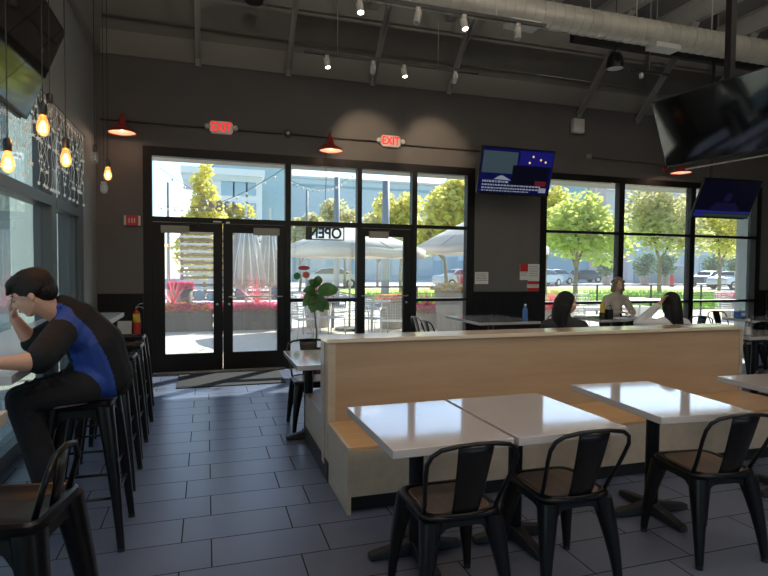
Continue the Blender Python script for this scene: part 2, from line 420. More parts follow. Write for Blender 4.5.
# right bank, three lights wide
xs = [(5.40, 6.86), (6.97, 8.45), (8.56, 10.06)]
for k, (a, b) in enumerate(xs):
    fb = [(a, b, *fy, 2.955, 3.065), (a, b, *fy, 2.065, 2.11), (a, b, *fy, .86, .905), (a, b, *fy, 0, .1), (b, b+(.11 if k < 2 else .12), *fy, 0, 3.065)]
    if k == 0: fb.append((5.28, 5.40, *fy, 0, 3.065))
    window(5+k, fb, [(a, b, GY0, GY1, 2.11, 2.955), (a, b, GY0, GY1, .905, 2.065), (a, b, GY0, GY1, .1, .86)])
# pale outer jamb of the right bank
struct(box('trim_6', M_extg, 10.0, 10.18, BW+.12, BW+.36, 0, 3.06))

# doors
def door(n, x0, x1, gl, gr, hinge, bar, closer):
    r = sroot('door_%d' % n)
    m = MB(); y0, y1 = BW+.005, BW+.05
    m.box(x0, gl, y0, y1, .015, 2.045); m.box(gr, x1, y0, y1, .015, 2.045); m.box(gl, gr, y0, y1, .015, .255); m.box(gl, gr, y0, y1, 1.925, 2.045)
    m.out('door_leaf', M_frame, r)
    MB().box(gl, gr, BW+.024, BW+.032, .255, 1.925).out('pane', M_glass, r)
    if bar:
        m = MB(); m.tube([(bar[0], BW+.005, 1.03), (bar[0], BW-.055, 1.035), (bar[0]+.04, BW-.07, 1.035), (bar[1]-.04, BW-.07, 1.035), (bar[1], BW-.055, 1.035), (bar[1], BW+.005, 1.03)], .011)
        m.out('push_bar', M_alu, r, smooth=True)
    if closer:
        m = MB(); m.box(closer[0], closer[1], BW-.055, BW+.004, 1.90, 2.0); m.out('door_closer', M_closer, r, bevel=.006)
        m = MB(); a = closer[2]; m.box(min(a, a+.22), max(a, a+.22), BW-.045, BW-.03, 2.012, 2.024); m.box(a+.2, a+.23, BW-.06, BW-.01, 2.0, 2.05); m.out('closer_arm', M_blackm, r)
    m = MB(); m.lathe([(.017, 0), (.017, .012), (.008, .014)], (gr+.05 if hinge == 'L' else gl-.05, BW+.004, .93), 14, Matrix.Rotation(PI/2, 3, 'X')); m.out('lock_cylinder', M_alu, r, smooth=True)
    return r
door(1, -.69, .215, -.535, .09, 'L', None, (-.58, -.22, -.32))
door(2, .22, 1.075, .35, .965, 'R', (.30, 1.03), (.63, .99, .50))
door(3, 2.21, 3.01, 2.27, 2.88, 'L', (2.22, 2.93), (2.32, 2.62, 2.42))
struct(MB().box(-.69, 3.01, BW-.01, BW+.13, 0, .014).out('threshold_trim', M_alu))
# door head plate between the closers
m = MB(); m.box(.09, .20, BW-.03, BW-.01, 2.06, 2.08); m.box(.26, .31, BW-.025, BW-.01, 2.05, 2.075)
o = m.out('door_contact_sensor', M_wmetal); tag(o, 'small white contact sensor on the head bar above the double doors', 'sensor')

# left wall glazing: mullions at Y 5.87 and 6.98
xw0, xw1 = LW-.14, LW+.0
segs = [(-3.3, -1.0), (-.9, 1.15), (1.25, 3.45), (3.55, 5.80), (5.97, 6.93)]
for k, (a, b) in enumerate(segs):
    r = sroot('window_%d' % (8+k)); m = MB()
    m.box(xw0, xw1, a, b, 2.80, 2.90); m.box(xw0, xw1+.015, a, b, 2.0, 2.09); m.box(xw0, xw1, a, b, 0, .12)
    e = {0: .10, 1: .10, 2: .10, 3: .17, 4: .24}[k]
    m.box(xw0, xw1+.012, b, b+e, 0, 2.90)
    if k == 4: m.box(xw0-.05, xw1-.02, b-.02, b, .12, 2.9)
    m.out('window_frame', M_lframe, r)
    for z0, z1 in ((2.09, 2.80), (.12, 2.0)): MB().box(LW-.075, LW-.067, a, b, z0, z1).out('pane', M_glassl, r)
# a window in the south wall
r = sroot('window_13'); m = MB(); rect_frame(m, 1.0, 7.5, .9, 3.0, .08, SW-.12, SW)
for x in (3.1, 5.3): m.box(x, x+.08, SW-.12, SW, .98, 2.92)
m.out('window_frame', M_lframe, r); MB().box(1.08, 7.42, SW-.06, SW-.052, .98, 2.92).out('pane', M_glass, r)

# ---------------------------------------------------------------- roof steel
BX = [-.10, 1.11, 2.35, 3.59, 5.98, 7.18, 8.39]
for i, x in enumerate([-.10, 1.11, 2.35, 3.59, 4.79, 5.98, 7.18, 8.39, 9.6]):
    m = MB(); m.box(x-.06, x+.06, SW, BW-.02, 5.27, 5.285); m.box(x-.008, x+.008, SW, BW-.02, 5.28, 5.60); m.box(x-.06, x+.06, SW, BW-.02, 5.595, 5.61)
    o = m.out('ceiling_beam', M_steel); struct(o)
bl = ['above the left end of the double doors', 'above the right end of the double doors', 'above the window with the neon sign', 'above the right end of the doorway bank',
      'beside the black hanging speaker', 'between the hanging speaker and the big angled television', 'above the big angled television']
for x, l in zip(BX, bl):
    r = thing('steel_brace', 'diagonal grey steel roof brace '+l, 'brace', (x, BW-.02, 4.06 if x > 5 else 4.20), group=None)
    z0 = r.location.z; L = (5.27-z0)
    p0 = Vector((0, 0, 0)); p1 = Vector((0, -L, L))
    d = (p1-p0).normalized(); q = Matrix((Vector((1, 0, 0)), d, Vector((1, 0, 0)).cross(d))).transposed()
    m = MB(); Lr = (p1-p0).length
    for bx in ((-.034, .034, 0, Lr, -.036, -.029), (-.034, -.027, 0, Lr, -.036, .036), (.027, .034, 0, Lr, -.036, .036)):
        m.box(*bx, M=q.to_4x4())
    m.out('channel', M_steel, r, bevel=.003)
    MB().box(-.036, .036, -.010, -.002, -.045, .06).out('wall_plate', M_steel, r)
# spiral duct
m = MB(); yd, zd, rd = 6.20, 4.66, .165
m.tube([(1.0, yd, zd), (RW-.01, yd, zd)], rd, 28)
for i in range(int((RW-1.0)/.14)):
    x = 1.05+i*.14; m.tube([(x, yd, zd), (x+.012, yd, zd)], rd+.006, 28)
du = thing('spiral_duct', 'long pale spiral air duct hung under the roof beams', 'duct', (0, 0, 0)); o = m.out('duct_tube', M_galv, du); smooth_by_angle(o, 30)
for x in (3.55, 5.75): MB().box(x, x+.42, yd-.10, yd+.10, zd-rd-.035, zd-rd+.03).out('air_register', M_wmetal, du)
for x in (1.6, 2.9, 4.2, 5.5, 6.8, 8.1): MB().cyl((x, yd, zd+rd-.01), (x, yd, 5.61), .006).out('hanger_rod', M_steel, du)
# conduit runs
def conduit(pts, label, r=.011, m_=M_conduit): o = MB().tube(pts, r, 8).out('conduit', m_, None, smooth=True); tag(o, label, 'conduit')
conduit([(-1.30, 8.02, 3.34), (.03, 8.02, 3.34)], 'dark conduit running from the corner to the exit sign above the double doors')
conduit([(.37, 8.02, 3.34), (1.04, 8.02, 3.34)], 'short dark conduit between the exit sign and the round wall camera')
conduit([(1.18, 8.02, 3.34), (2.47, 8.02, 3.34)], 'dark conduit passing behind the middle red lamp')
conduit([(2.81, 8.02, 3.32), (4.6, 8.02, 3.32)], 'dark conduit running from the right exit sign to the news television')
conduit([(6.24, 8.02, 3.36), (7.9, 8.02, 3.33)], 'dark conduit running right from the junction box under the white speaker', .007)
conduit([(-1.25, 7.97, 4.66), (10.3, 7.97, 4.56)], 'pale conduit running the whole width just above the ledge strip', .014, M_upper)
conduit([(-.8, 7.2, 5.0), (10.3, 7.2, 5.0)], 'thin pale conduit slung between the diagonal braces', .012, M_steel)
# ---------------------------------------------------------------- exit signs, lamps, small wall devices
def exit_sign(x, label):
    t = thing('exit_sign', label, 'exit sign', (x, BW-.001, 3.355), group='exit signs with emergency lamps')
    m = MB(); m.prism([(-.155, -.05), (-.125, -.085), (.125, -.085), (.155, -.05), (.155, .05), (.125, .085), (-.125, .085), (-.155, .05)], .05, Matrix.Rotation(PI/2, 4, 'X')); m.out('housing', M_exitbody, t, bevel=.006)
    text_mesh('exit_lettering', 'EXIT', .165, M_exitred, t, (0, -.052, 0), bold=.004, sx=.82)
    for s in (-1, 1):
        m = MB(); m.lathe([(.02, -.01), (.034, .0), (.038, .03), (.03, .045), (.012, .05)], (s*.185, -.03, .0), 18, Matrix.Rotation(PI/2, 3, 'X')); m.out('emergency_lamp', M_wmetal, t, smooth=True)
    return t
exit_sign(.20, 'red lit EXIT sign with twin lamps above the double doors')
exit_sign(2.64, 'red lit EXIT sign with twin lamps above the single door')
# wall camera and junction box
t = thing('wall_camera', 'small round black and silver device on the wall between exit sign and middle red lamp', 'camera', (1.11, BW-.001, 3.35))
MB().lathe([(.055, 0), (.055, .015), (.045, .02)], (0, 0, 0), 20, Matrix.Rotation(PI/2, 3, 'X')).out('base', M_plk, t, smooth=True)
MB().ell((0, -.04, 0), .042).out('dome', M_alu, t, smooth=True)
t = thing('junction_box', 'small grey junction box on the wall under the white speaker', 'junction box', (6.19, BW-.001, 3.37))
MB().box(-.045, .045, -.05, 0, -.045, .045).out('box_body', M_alu, t, bevel=.006); MB().cyl((0, -.05, 0), (0, -.07, 0), .018).out('cover_knob', M_wmetal, t)
t = thing('wall_speaker', 'white boxy speaker high on the wall between two braces', 'speaker', (5.92, BW-.001, 3.85))
MB().box(-.11, .11, -.12, -.02, -.12, .12).out('cabinet', M_white, t, bevel=.02); MB().box(-.03, .03, -.02, 0, -.05, .05).out('bracket', M_wmetal, t)
# fire alarm strobe (white body, red lettered centre)
t = thing('fire_alarm_strobe', 'red and white fire alarm box on the dark wall left of the double doors', 'fire alarm', (-.93, BW-.001, 2.05))
MB().box(-.10, .10, -.04, 0, -.065, .065).out('backplate', M_white, t, bevel=.004); MB().box(-.072, .075, -.055, -.035, -.066, .066).out('red_cover', M_redp, t, bevel=.004)
for x in (-.035, .0, .03): MB().box(x-.006, x+.006, -.058, -.054, -.03, .03).out('marking', M_white, t)
# red gooseneck lamps
def red_lamp(x, z, label, y=7.68, s=1.0, front=False):
    t = thing('red_wall_lamp', label, 'wall lamp', (x, BW-.001, z), group='red gooseneck wall lamps')
    dy = y-BW
    prof = [(.165, 0), (.168, .006), (.155, .03), (.115, .055), (.062, .075), (.045, .10), (.036, .16), (.030, .19), (.012, .20)]
    m = MB(); m.lathe([(r*s, zz*s) for r, zz in prof], (0, dy, 0), 32, cap=False); o = m.out('lamp_shade', M_red, t, smooth=True, solid=.002)
    MB().lathe([(.158*s, .008), (.13*s, .034*s), (.06*s, .06*s), (.01, .062*s)], (0, dy, 0), 28, cap=False).out('shade_lining', M_shadein, t, smooth=True)
    MB().ell((0, dy, .050*s), .022).out('bulb', M_bulbw, t, smooth=True)
    L = bpy.data.lights.new('lamp_light', 'POINT'); L.energy = .8; L.color = (1, .66, .46); L.shadow_soft_size = .03
    lo = bpy.data.objects.new('lamp_light', L); COL.objects.link(lo); lo.parent = t; lo.location = (0, dy, .015)
    MB().tube([(0, 0, .12), (0, -.06, .13), (0, -.12, .20), (0, dy+.08, .265), (0, dy, .255), (0, dy, .19)], .010, 10).out('gooseneck_arm', M_red, t, smooth=True)
    MB().lathe([(.055, 0), (.055, .014), (.03, .022)], (0, 0, .12), 20, Matrix.Rotation(PI/2, 3, 'X')).out('wall_canopy', M_red, t, smooth=True)
    return t
M_bulbw = mat('warm_lamp_bulb', (1, .8, .55), .4, emis=(1, .62, .42), estr=1.2)
p = ony(122, 133, 7.68); red_lamp(p.x, p.z, 'red cone wall lamp nearest the left corner above the fire alarm')
p = ony(331, 151, 7.68); red_lamp(p.x, p.z, 'red cone wall lamp between the two EXIT signs')
p = ony(681, 173, 7.68); red_lamp(p.x, p.z, 'wall lamp showing a warm oval under the big angled television')
# ---------------------------------------------------------------- track lights
def track(y, z, x0, x1, heads, label, hl):
    t = thing('lighting_track', label, 'lighting track', (0, y, z), group='ceiling tracks')
    MB().box(x0, x1, -.018, .018, 0, .03).out('rail', M_plk, t)
    for x in (x0+.5*(x1-x0)*.35, x1-.25*(x1-x0)): MB().cyl((x, 0, .03), (x, 0, ZC-z-.012), .004, n=6).out('hanger_rod', M_steel, t)
    for (px, py, lit, aim), l in zip(heads, hl):
        x = ony(px, py, y).x
        h = thing('track_spotlight', l, 'spotlight', (x, y, z), group='spotlights on the ceiling tracks')
        MB().box(-.02, .02, -.015, .015, -.035, -.001).out('adapter', M_wmetal, h)
        MB().cyl((0, 0, -.03), (0, 0, -.07), .007).out('stem', M_wmetal, h)
        d = Vector(aim).normalized(); q = d.to_track_quat('Z', 'Y').to_matrix(); c = Vector((0, 0, -.085)) - d*.03
        prof = [(.010, -.024), (.030, -.018), (.034, 0), (.034, .10), (.029, .10), (.027, .083)]
        MB().lathe(prof, c, 24, q, cap=False).out('lamp_can', M_wmetal, h, smooth=True)
        MB().lathe([(.001, .082), (.029, .082), (.029, .086), (.001, .086)], c, 20, q).out('lens', M_spotlit if lit > 0 else M_spotoff, h)
        if lit:  # a negative value keeps the lens dull but still lights the wall
            L = bpy.data.lights.new('spot_lamp', 'SPOT'); L.energy = abs(lit); L.color = (1, .76, .52); L.spot_size = R(46); L.spot_blend = .7; L.shadow_soft_size = .04
            lo = bpy.data.objects.new('spot_lamp', L); COL.objects.link(lo); lo.parent = h; lo.location = c + d*.11; lo.rotation_euler = d.to_track_quat('-Z', 'Y').to_euler()
up = (0, 0, -1)
track(6.45, 3.92, 1.08, 3.29, [(327, 64, 12, (.1, -.3, -.95)), (373, 69, -34, (.22, .93, -.36)), (404, 73, 12, (.1, -.3, -.95)), (455, 79, -34, (.22, .93, -.36))],
      'short black lighting track in front of the dark back wall',
      ['lit spotlight at the left end of the short track', 'white cylinder spotlight lighting the wall, second from the left on the short track', 'lit spotlight in the middle right of the short track', 'white spotlight lighting the wall at the right end of the short track'])
track(5.0, 3.92, 1.05, 3.30, [(360, 3, 12, (.0, -.35, -.8)), (418, 11, 0, (-.25, -.1, -1)), (464, 17, 12, (.05, -.3, -.8)), (518, 25, 0, (-.05, -.1, -1))],
      'black lighting track in front of the spiral duct',
      ['lit spotlight at the left end of the track by the duct', 'tilted unlit white spotlight on the track by the duct', 'lit spotlight right of centre on the track by the duct', 'unlit white spotlight at the right end of the track by the duct'])
p = ony(638, 76, 6.6)
t = thing('lighting_track', 'stub of black lighting track above the left corner of the big television', 'lighting track', (p.x, 6.6, p.z+.06)); MB().box(-.12, .55, -.018, .018, 0, .03).out('rail', M_plk, t); MB().cyl((.2, 0, .03), (.2, 0, ZC-p.z-.075), .004, n=6).out('hanger_rod', M_steel, t)
t = thing('track_spotlight', 'small white spotlight on the track stub above the big television', 'spotlight', (p.x+.06, 6.6, p.z+.06)); MB().lathe([(.01, -.09), (.03, -.08), (.034, -.03), (.01, -.001)], (0, 0, 0), 16).out('lamp_can', M_white, t, smooth=True)
# black pendant speaker
p = ony(615, 69, 6.7)
t = thing('pendant_speaker', 'black bell shaped speaker hanging below the duct', 'speaker', (p.x, 6.7, p.z))
MB().lathe([(.115, 0), (.12, .02), (.115, .09), (.10, .17), (.07, .22), (.02, .24)], (0, 0, 0), 28, cap=False).out('speaker_shell', M_plk, t, smooth=True, solid=.003)
MB().lathe([(.001, .012), (.108, .006), (.108, .014), (.001, .02)], (0, 0, 0), 28).out('speaker_grille', M_wmetal, t)
MB().cyl((0, 0, .235), (0, 0, ZC-p.z-.005), .006, n=8).out('hanging_cable', M_cable, t)
p = ony(254, -6, 7.0)
t = thing('pendant_speaker', 'dark hanging speaker cut by the top of the view above the double doors', 'speaker', (p.x, 7.0, p.z-.10))
MB().lathe([(.10, 0), (.115, .03), (.11, .10), (.07, .18), (.02, .2)], (0, 0, 0), 24, cap=False).out('speaker_shell', M_plk, t, smooth=True, solid=.003)
MB().lathe([(.001, .012), (.1, .006), (.1, .014), (.001, .02)], (0, 0, 0), 24).out('speaker_grille', M_plk, t)
MB().cyl((0, 0, .19), (0, 0, ZC-p.z+.09), .006, n=8).out('hanging_cable', M_cable, t)
# ---------------------------------------------------------------- televisions
def emat(n, c, s): return mat(n, tuple(x*.05 for x in c), .25, emis=c, estr=s)
E_navy = emat('news_navy', (.001, .0015, .018), 1.0); E_blue = emat('news_blue', (.003, .003, .045), 1.0); E_teal = emat('news_grey_sky', (.014, .022, .027), 1.0)
E_pale = emat('news_white', (.5, .55, .65), .16); E_dk = emat('news_dark', (.0008, .0008, .003), 1.0); E_lamp = emat('news_lights', (1, .65, .3), .35); E_redd = emat('news_dark_red', (.035, .003, .006), 1); E_tick = emat('ticker_blue', (.03, .035, .3), .16); E_green = emat('ticker_olive', (.008, .012, .01), 1); E_face = emat('dim_figure', (.002, .002, .010), 1)
def tv(label, w, h, loc, fwd, tilt, pole=None, wallm=None, roll=0):
    """fwd: heading of the screen normal in the XY plane (radians); tilt: how far it faces down"""
    t = thing('television', label, 'television', loc)
    Rz = Matrix.Rotation(fwd+PI/2, 4, 'Z') @ Matrix.Rotation(tilt, 4, 'X') @ Matrix.Rotation(roll, 4, 'Y')
    t.rotation_euler = Rz.to_euler()
    m = MB(); m.box(-w/2, w/2, 0, .035, -h/2, h/2); m.box(-w/2+.2, w/2-.2, .035, .07, -h/2+.08, h/2-.12); m.out('tv_case', M_plk, t, bevel=.006)
    m = MB(); m.box(-w/2+.012, w/2-.012, -.004, .001, -h/2+.016, h/2-.012); m.out('screen', M_screenk, t)
    MB().box(-w/2+.05, w/2-.05, .02, .05, -h/2-.016, -h/2+.0).out('lower_trim', M_plk, t)
    return t
def decal(t, m_, x0, x1, z0, z1, y=-.0055, n='screen_image'):
    return MB().box(x0, x1, y, y+.001, z0, z1).out(n, m_, t)
# news TV on the pier
a = ony(481, 145, 7.38); b = ony(555, 151, 7.38); c = ony(478, 193, 7.55); d = ony(549, 196, 7.55)
cen = (a+b+c+d)/4; W1 = ((b-a).length+(d-c).length)/2; H1 = ((a-c).length+(b-d).length)/2
t1 = tv('wall television showing a blue news broadcast on the pier between the windows', W1, H1, cen, -PI/2, math.atan2(.17, .66))
wx, hz = W1/2-.014, H1/2-.02
decal(t1, E_navy, -wx, wx, -hz, hz, -.0055)
decal(t1, E_teal, -wx+.02, -.01*W1, -hz*.12, hz*.86, -.007)
decal(t1, E_blue, .02*W1, wx-.01, hz*.30, hz*.95, -.007)
decal(t1, E_dk, -.06*W1, wx-.05, -hz*.62, hz*.28, -.008)
decal(t1, E_redd, .27*W1, .43*W1, -hz*.62, -hz*.38, -.009)
for x, z in ((.20, .62), (.31, .50), (.38, .42), (.16, .35)): MB().lathe([(.0001, 0), (.017, 0), (.017, .001)], (x*W1, -.0085, z*H1*.5+.02), 12, Matrix.Rotation(PI/2, 3, 'X')).out('screen_image', E_lamp, t1)
m = MB()
random.seed(3)
for z, h_, x1 in ((-.50, .030, -.12), (-.66, .022, .36), (-.80, .022, .30), (-.92, .016, .20)):
    x = -wx+.05
    while x < x1*W1:
        l = random.uniform(.012, .05); m.box(x, x+l, -.0095, -.0085, z*hz-h_/2, z*hz+h_/2); x += l+.012
m.prism([(-.30*W1, -.40*hz), (-.22*W1, -.22*hz), (-.18*W1, -.22*hz), (-.06*W1, -.42*hz)], .001, Matrix.Translation((0, -.0085, 0)) @ Matrix.Rotation(PI/2, 4, 'X'))
m.box(.34*W1, .44*W1, -.0095, -.0085, -.92*hz, -.70*hz); m.out('screen_image', E_pale, t1)
MB().box(-.12, .12, .07, .40, -.06, .06).out('wall_mount', M_blackm, t1)
# tilted TV in front of the right windows
a = ony(706, 177, 6.26); b = ony(763, 181, 6.22); c = ony(691, 217, 6.5); d = ony(748, 219, 6.46)
cen = (a+b+c+d)/4; W3 = ((b-a).length+(d-c).length)/2; H3 = ((a-c).length+(b-d).length)/2
t3 = tv('tilted television with a dim blue picture hanging in front of the right windows', W3, H3, cen, -PI/2-math.atan2(-(b-a).y, (b-a).x), math.atan2(.25, .56))
wx, hz = W3/2-.014, H3/2-.02
decal(t3, E_dk, -wx, wx, -hz*.72, hz)
decal(t3, E_tick, -wx, wx, -hz*.80, -hz*.66, -.007); decal(t3, E_green, -.3*W3, wx, -hz, -hz*.82, -.007); decal(t3, E_tick, -wx, -.3*W3, -hz, -hz*.82, -.0072)
MB().lathe([(.0001, 0), (.07, 0), (.07, .001)], (0, -.0066, .02), 20, Matrix.Rotation(PI/2, 3, 'X')).out('screen_image', E_face, t3); m = MB(); m.prism([(-.30, -.19), (-.18, -.06), (.18, -.06), (.30, -.19)], .001, Matrix.Translation((0, -.0062, 0)) @ Matrix.Rotation(PI/2, 4, 'X')); m.out('screen_image', E_face, t3)
m = MB(); m.tube([(0, .07, 0), (0, .22, .02)], .03); m.out('wall_mount', M_blackm, t3)
po = MB().cyl((cen.x, cen.y+.30, cen.z+.02), (cen.x, cen.y+.30, ZC-.005), .022).out('ceiling_pole', M_blackm); tag(po, 'black ceiling pole behind the tilted television by the right windows', 'pole')
# big angled TV, far edge at Y 4.8
a = ony(654, 102, 4.66); c = ony(663, 167, 4.86)
dirx = Vector((.12, -1, 0)).normalized(); Wb = 1.23
h = a-c; Hb = .70
n_ = dirx.cross(Vector((0, 0, 1)))      # heading of the screen face
n_ = -n_ if n_.x > 0 else n_
tilt = R(21)
cen = (a+c)/2 + dirx*Wb/2
tb = tv('big dark television angled down beside the black ceiling pole', Wb, Hb, cen, math.atan2(n_.y, n_.x), tilt)
m = MB(); m.tube([(-Wb/2+.2, .02, -Hb/2-.055), (Wb/2-.1, .02, -Hb/2-.055)], .008); m.out('cable_rack', M_alu, tb)
MB().box(-.14, .14, .07, .16, -.12, .12).out('wall_mount', M_blackm, tb)
pp = ony(731, 40, 4.45)
po = MB().box(pp.x-.035, pp.x+.035, 4.42, 4.49, 3.05, ZC-.005).out('ceiling_pole', M_blackm); tag(po, 'thick black ceiling pole carrying the big angled television', 'pole')
# TV high on the left, facing the room
a = ony(66, 32, 4.45); c = ony(27, 120, 4.45)
tilt = math.atan2(a.x-c.x, a.z-c.z); Hl = (a-c).length; Wl = 1.24
cen = (a+c)/2 + Vector((0, -Wl/2, 0))
tl = tv('dark television high on the left mirroring the trees', Wl, Hl, cen, 0.0, tilt)
MB().box(-.12, .12, .07, .16, -.1, .1).out('wall_mount', M_blackm, tl)
po = MB().cyl((cen.x-.2, cen.y, cen.z), (cen.x-.2, cen.y, ZC-.005), .022).out('ceiling_pole', M_blackm); tag(po, 'black ceiling pole behind the television on the left', 'pole')
# ---------------------------------------------------------------- filament bulbs on cords
bulbs = [(43, 137, 3.0, 1, 'lit amber bulb hanging highest of the three near the side windows'), (50, 121, 3.7, 0, 'unlit filament bulb just above the highest lit bulb by the side window'),
         (66, 168, 3.3, 1, 'lit amber bulb hanging lowest in front of the side window mullion'), (8, 174, 2.9, 1, 'faintly glowing bulb at the left edge above the seated man'),
         (95, 164, 5.2, 0, 'unlit clear bulb hanging highest in the corner'), (108, 181, 4.5, 1, 'lit amber bulb hanging in the corner by the back wall'), (104, 194, 4.8, 0, 'unlit clear bulb hanging lowest in the corner')]
for px, py, y, lit, l in bulbs:
    p = ony(px, py, y)
    t = thing('pendant_bulb', l, 'pendant bulb', p, group='filament bulbs on cords')
    prof = [(.004, .004), (.017, .010), (.026, .027), (.028, .042), (.023, .068), (.015, .093), (.014, .105)]
    MB().lathe(prof, (0, 0, 0), 20).out('glass_envelope', M_amber if lit else M_clear, t, smooth=True)
    m = MB()
    for k in range(5):
        an = k*2*PI/5; m.tube([(.012*math.cos(an), .012*math.sin(an), .022), (.006*math.cos(an+.5), .006*math.sin(an+.5), .072)], .0016 if lit else .0008, 5)
    m.out('filament', M_fil if lit else M_mesh, t)
    MB().lathe([(.015, .10), (.018, .105), (.018, .15), (.008, .16)], (0, 0, 0), 16).out('socket', M_plk, t, smooth=True)
    MB().cyl((0, 0, .155), (0, 0, ZC-p.z-.005), .003, n=6).out('cord', M_cable, t)
    if lit:
        L = bpy.data.lights.new('bulb_glow', 'POINT'); L.energy = 1.5; L.color = (1, .55, .22); L.shadow_soft_size = .03
        lo = bpy.data.objects.new('bulb_glow', L); COL.objects.link(lo); lo.parent = t; lo.location = (0, 0, .045)
# star curtain lights on the side glazing
t = thing('star_light_curtain', 'white wire curtain of small stars draped over the top of the side windows', 'string lights', (LW+.05, 0, 2.92))
random.seed(11)
MB().tube([(0, 2.2, 0), (0, 3.6, -.02), (0, 5.0, 0), (0, 7.1, -.01)], .004, 6).out('top_wire', M_cable, t)
y = 3.0; k = 0
while y < 7.05:
    L = random.choice([.3, .42, .55, .66, .78]); m = MB(); z = -.01; pts = [(0, y, z)]
    while z > -L: z -= .06; pts.append((random.uniform(-.012, .012), y+random.uniform(-.018, .018), z))
    m.tube(pts, .0013, 5)
    for j in range(1, len(pts), 3):
        c = Vector(pts[j]); m.box(c.x-.004, c.x+.004, c.y-.005, c.y+.005, c.z-.006, c.z+.006)
    for c, s in ((Vector(pts[-1]), .022), (Vector(pts[len(pts)//2]), .016)):
        poly = [(s*(1 if i % 2 == 0 else .42)*math.cos(i*PI/5+PI/2), s*(1 if i % 2 == 0 else .42)*math.sin(i*PI/5+PI/2)) for i in range(10)]
        m.prism(poly, .003, Matrix.Translation(c) @ Matrix.Rotation(random.uniform(.3, 1.2), 4, 'Z') @ Matrix.Rotation(PI/2, 4, 'X'))
    m.out('star_strand', M_silverwire, t); y += random.uniform(.035, .065)
# ---------------------------------------------------------------- notices, neon sign, decals
t = thing('neon_open_sign', 'OPEN sign facing out, hanging backwards in the window left of the single door', 'sign', (1.645, BW-.05, 1.945))
m = MB(); rect_frame(m, -.285, .285, -.095, .095, .012, -.012, .012); m.box(-.285, .285, .006, .012, -.095, -.08); m.out('sign_frame', M_plk, t)
text_mesh('neon_lettering', 'OPEN', .215, M_plk, t, (0, 0, 0), mirror=True, bold=.006, depth=.006, sx=.88)
MB().box(-.28, -.19, .002, .004, -.085, .085).out('sign_backing', M_plk, t)
m = MB(); m.tube([(-.16, 0, .095), (0, 0, .50), (.14, 0, .095)], .003, 6); m.tube([(0, 0, .50), (.01, -.01, .8), (0, 0, 1.09), (0, -.02, 1.2)], .004, 6); m.out('hanging_cord', M_cable, t)
o = text_mesh('street_number', '43845', .21, M_mesh, None, (.17, BW+.040, 2.28), mirror=True, bold=.004, depth=.001); tag(o, 'grey street number 43845 seen backwards on the glass above the double doors', 'street number')
def decal_disc(n, px, py, rx, rz, m_, l):
    p = ony(px, py, BW+.04); o = MB().lathe([(.0001, 0), (1, 0), (1, .003)], (0, 0, 0), 24, Matrix.Diagonal((rx, rz, 1))).out(n, m_); o.location = p; o.rotation_euler = (PI/2, 0, 0); tag(o, l, 'sticker', 'round window stickers')
decal_disc('window_sticker', 304, 268, .085, .032, M_redp, 'red oval sticker on the window left of the single door')
decal_disc('window_sticker', 297, 276, .052, .052, mat('green_sticker', (.03, .25, .06), .5), 'green round sticker on the window left of the single door')
decal_disc('window_sticker', 306, 275, .055, .05, mat('orange_sticker', (.75, .16, .10), .5), 'orange red round sticker right of the green sticker')
def notice(px0, py0, px1, py1, name, label, head=None, foot=None):
    a = ony(px0, py0, BW); b = ony(px1, py1, BW); cx, cz = (a.x+b.x)/2, (a.z+b.z)/2; w2, h2 = abs(b.x-a.x)/2, abs(a.z-b.z)/2
    t = thing(name, label, 'notice', (cx, BW-.001, cz)); MB().box(-w2, w2, -.006, 0, -h2, h2).out('sheet', M_paper, t)
    m = MB(); random.seed(int(px0)); n = 5
    for i in range(n):
        z = h2*.7 - i*h2*1.35/n; x = -w2*.8
        while x < w2*.7: l = random.uniform(.008, .03); m.box(x, min(x+l, w2*.85), -.0075, -.006, z-.004, z+.004); x += l+.007
    m.out('print', M_conduit, t)
    if head: MB().box(-w2, w2, -.009, -.006, h2*(1-head), h2).out('red_band', M_redp, t)
    if foot: MB().box(-w2, w2, -.009, -.006, -h2, -h2*(1-foot)).out('red_band', M_redp, t)
notice(475, 272, 488, 284, 'wall_notice', 'small white notice on the pier just right of the doorway bank')
notice(520, 264, 527.5, 280, 'wall_notice', 'white notice with a red top on the pier beside the tall white notice', head=.95)
notice(528, 264, 539, 281, 'wall_notice', 'tall white notice at the right edge of the pier')
notice(527, 281.5, 538.5, 291, 'wall_notice', 'red and white notice below the tall white notice', head=.6, foot=.7)
o = box('door_mat', mat('dark_door_mat', (.016, .016, .018), .95, bump=.4), -.35, .95, 6.98, 7.86, .001, .012); tag(o, 'dark grey mat on the floor inside the double doors', 'mat')

a = ony(572, 38, 6.9)
t = thing('cable_tray', 'long black box section running behind the duct under the roof beams', 'cable tray', (0, 0, 0))
MB().box(a.x, 10.3, 6.85, 6.95, a.z-.05, a.z+.09).out('tray', M_blackm, t)
for x in (a.x+.3, a.x+1.5, a.x+2.7): MB().cyl((x, 6.9, a.z+.09), (x, 6.9, 5.61), .005, n=6).out('hanger_rod', M_steel, t)
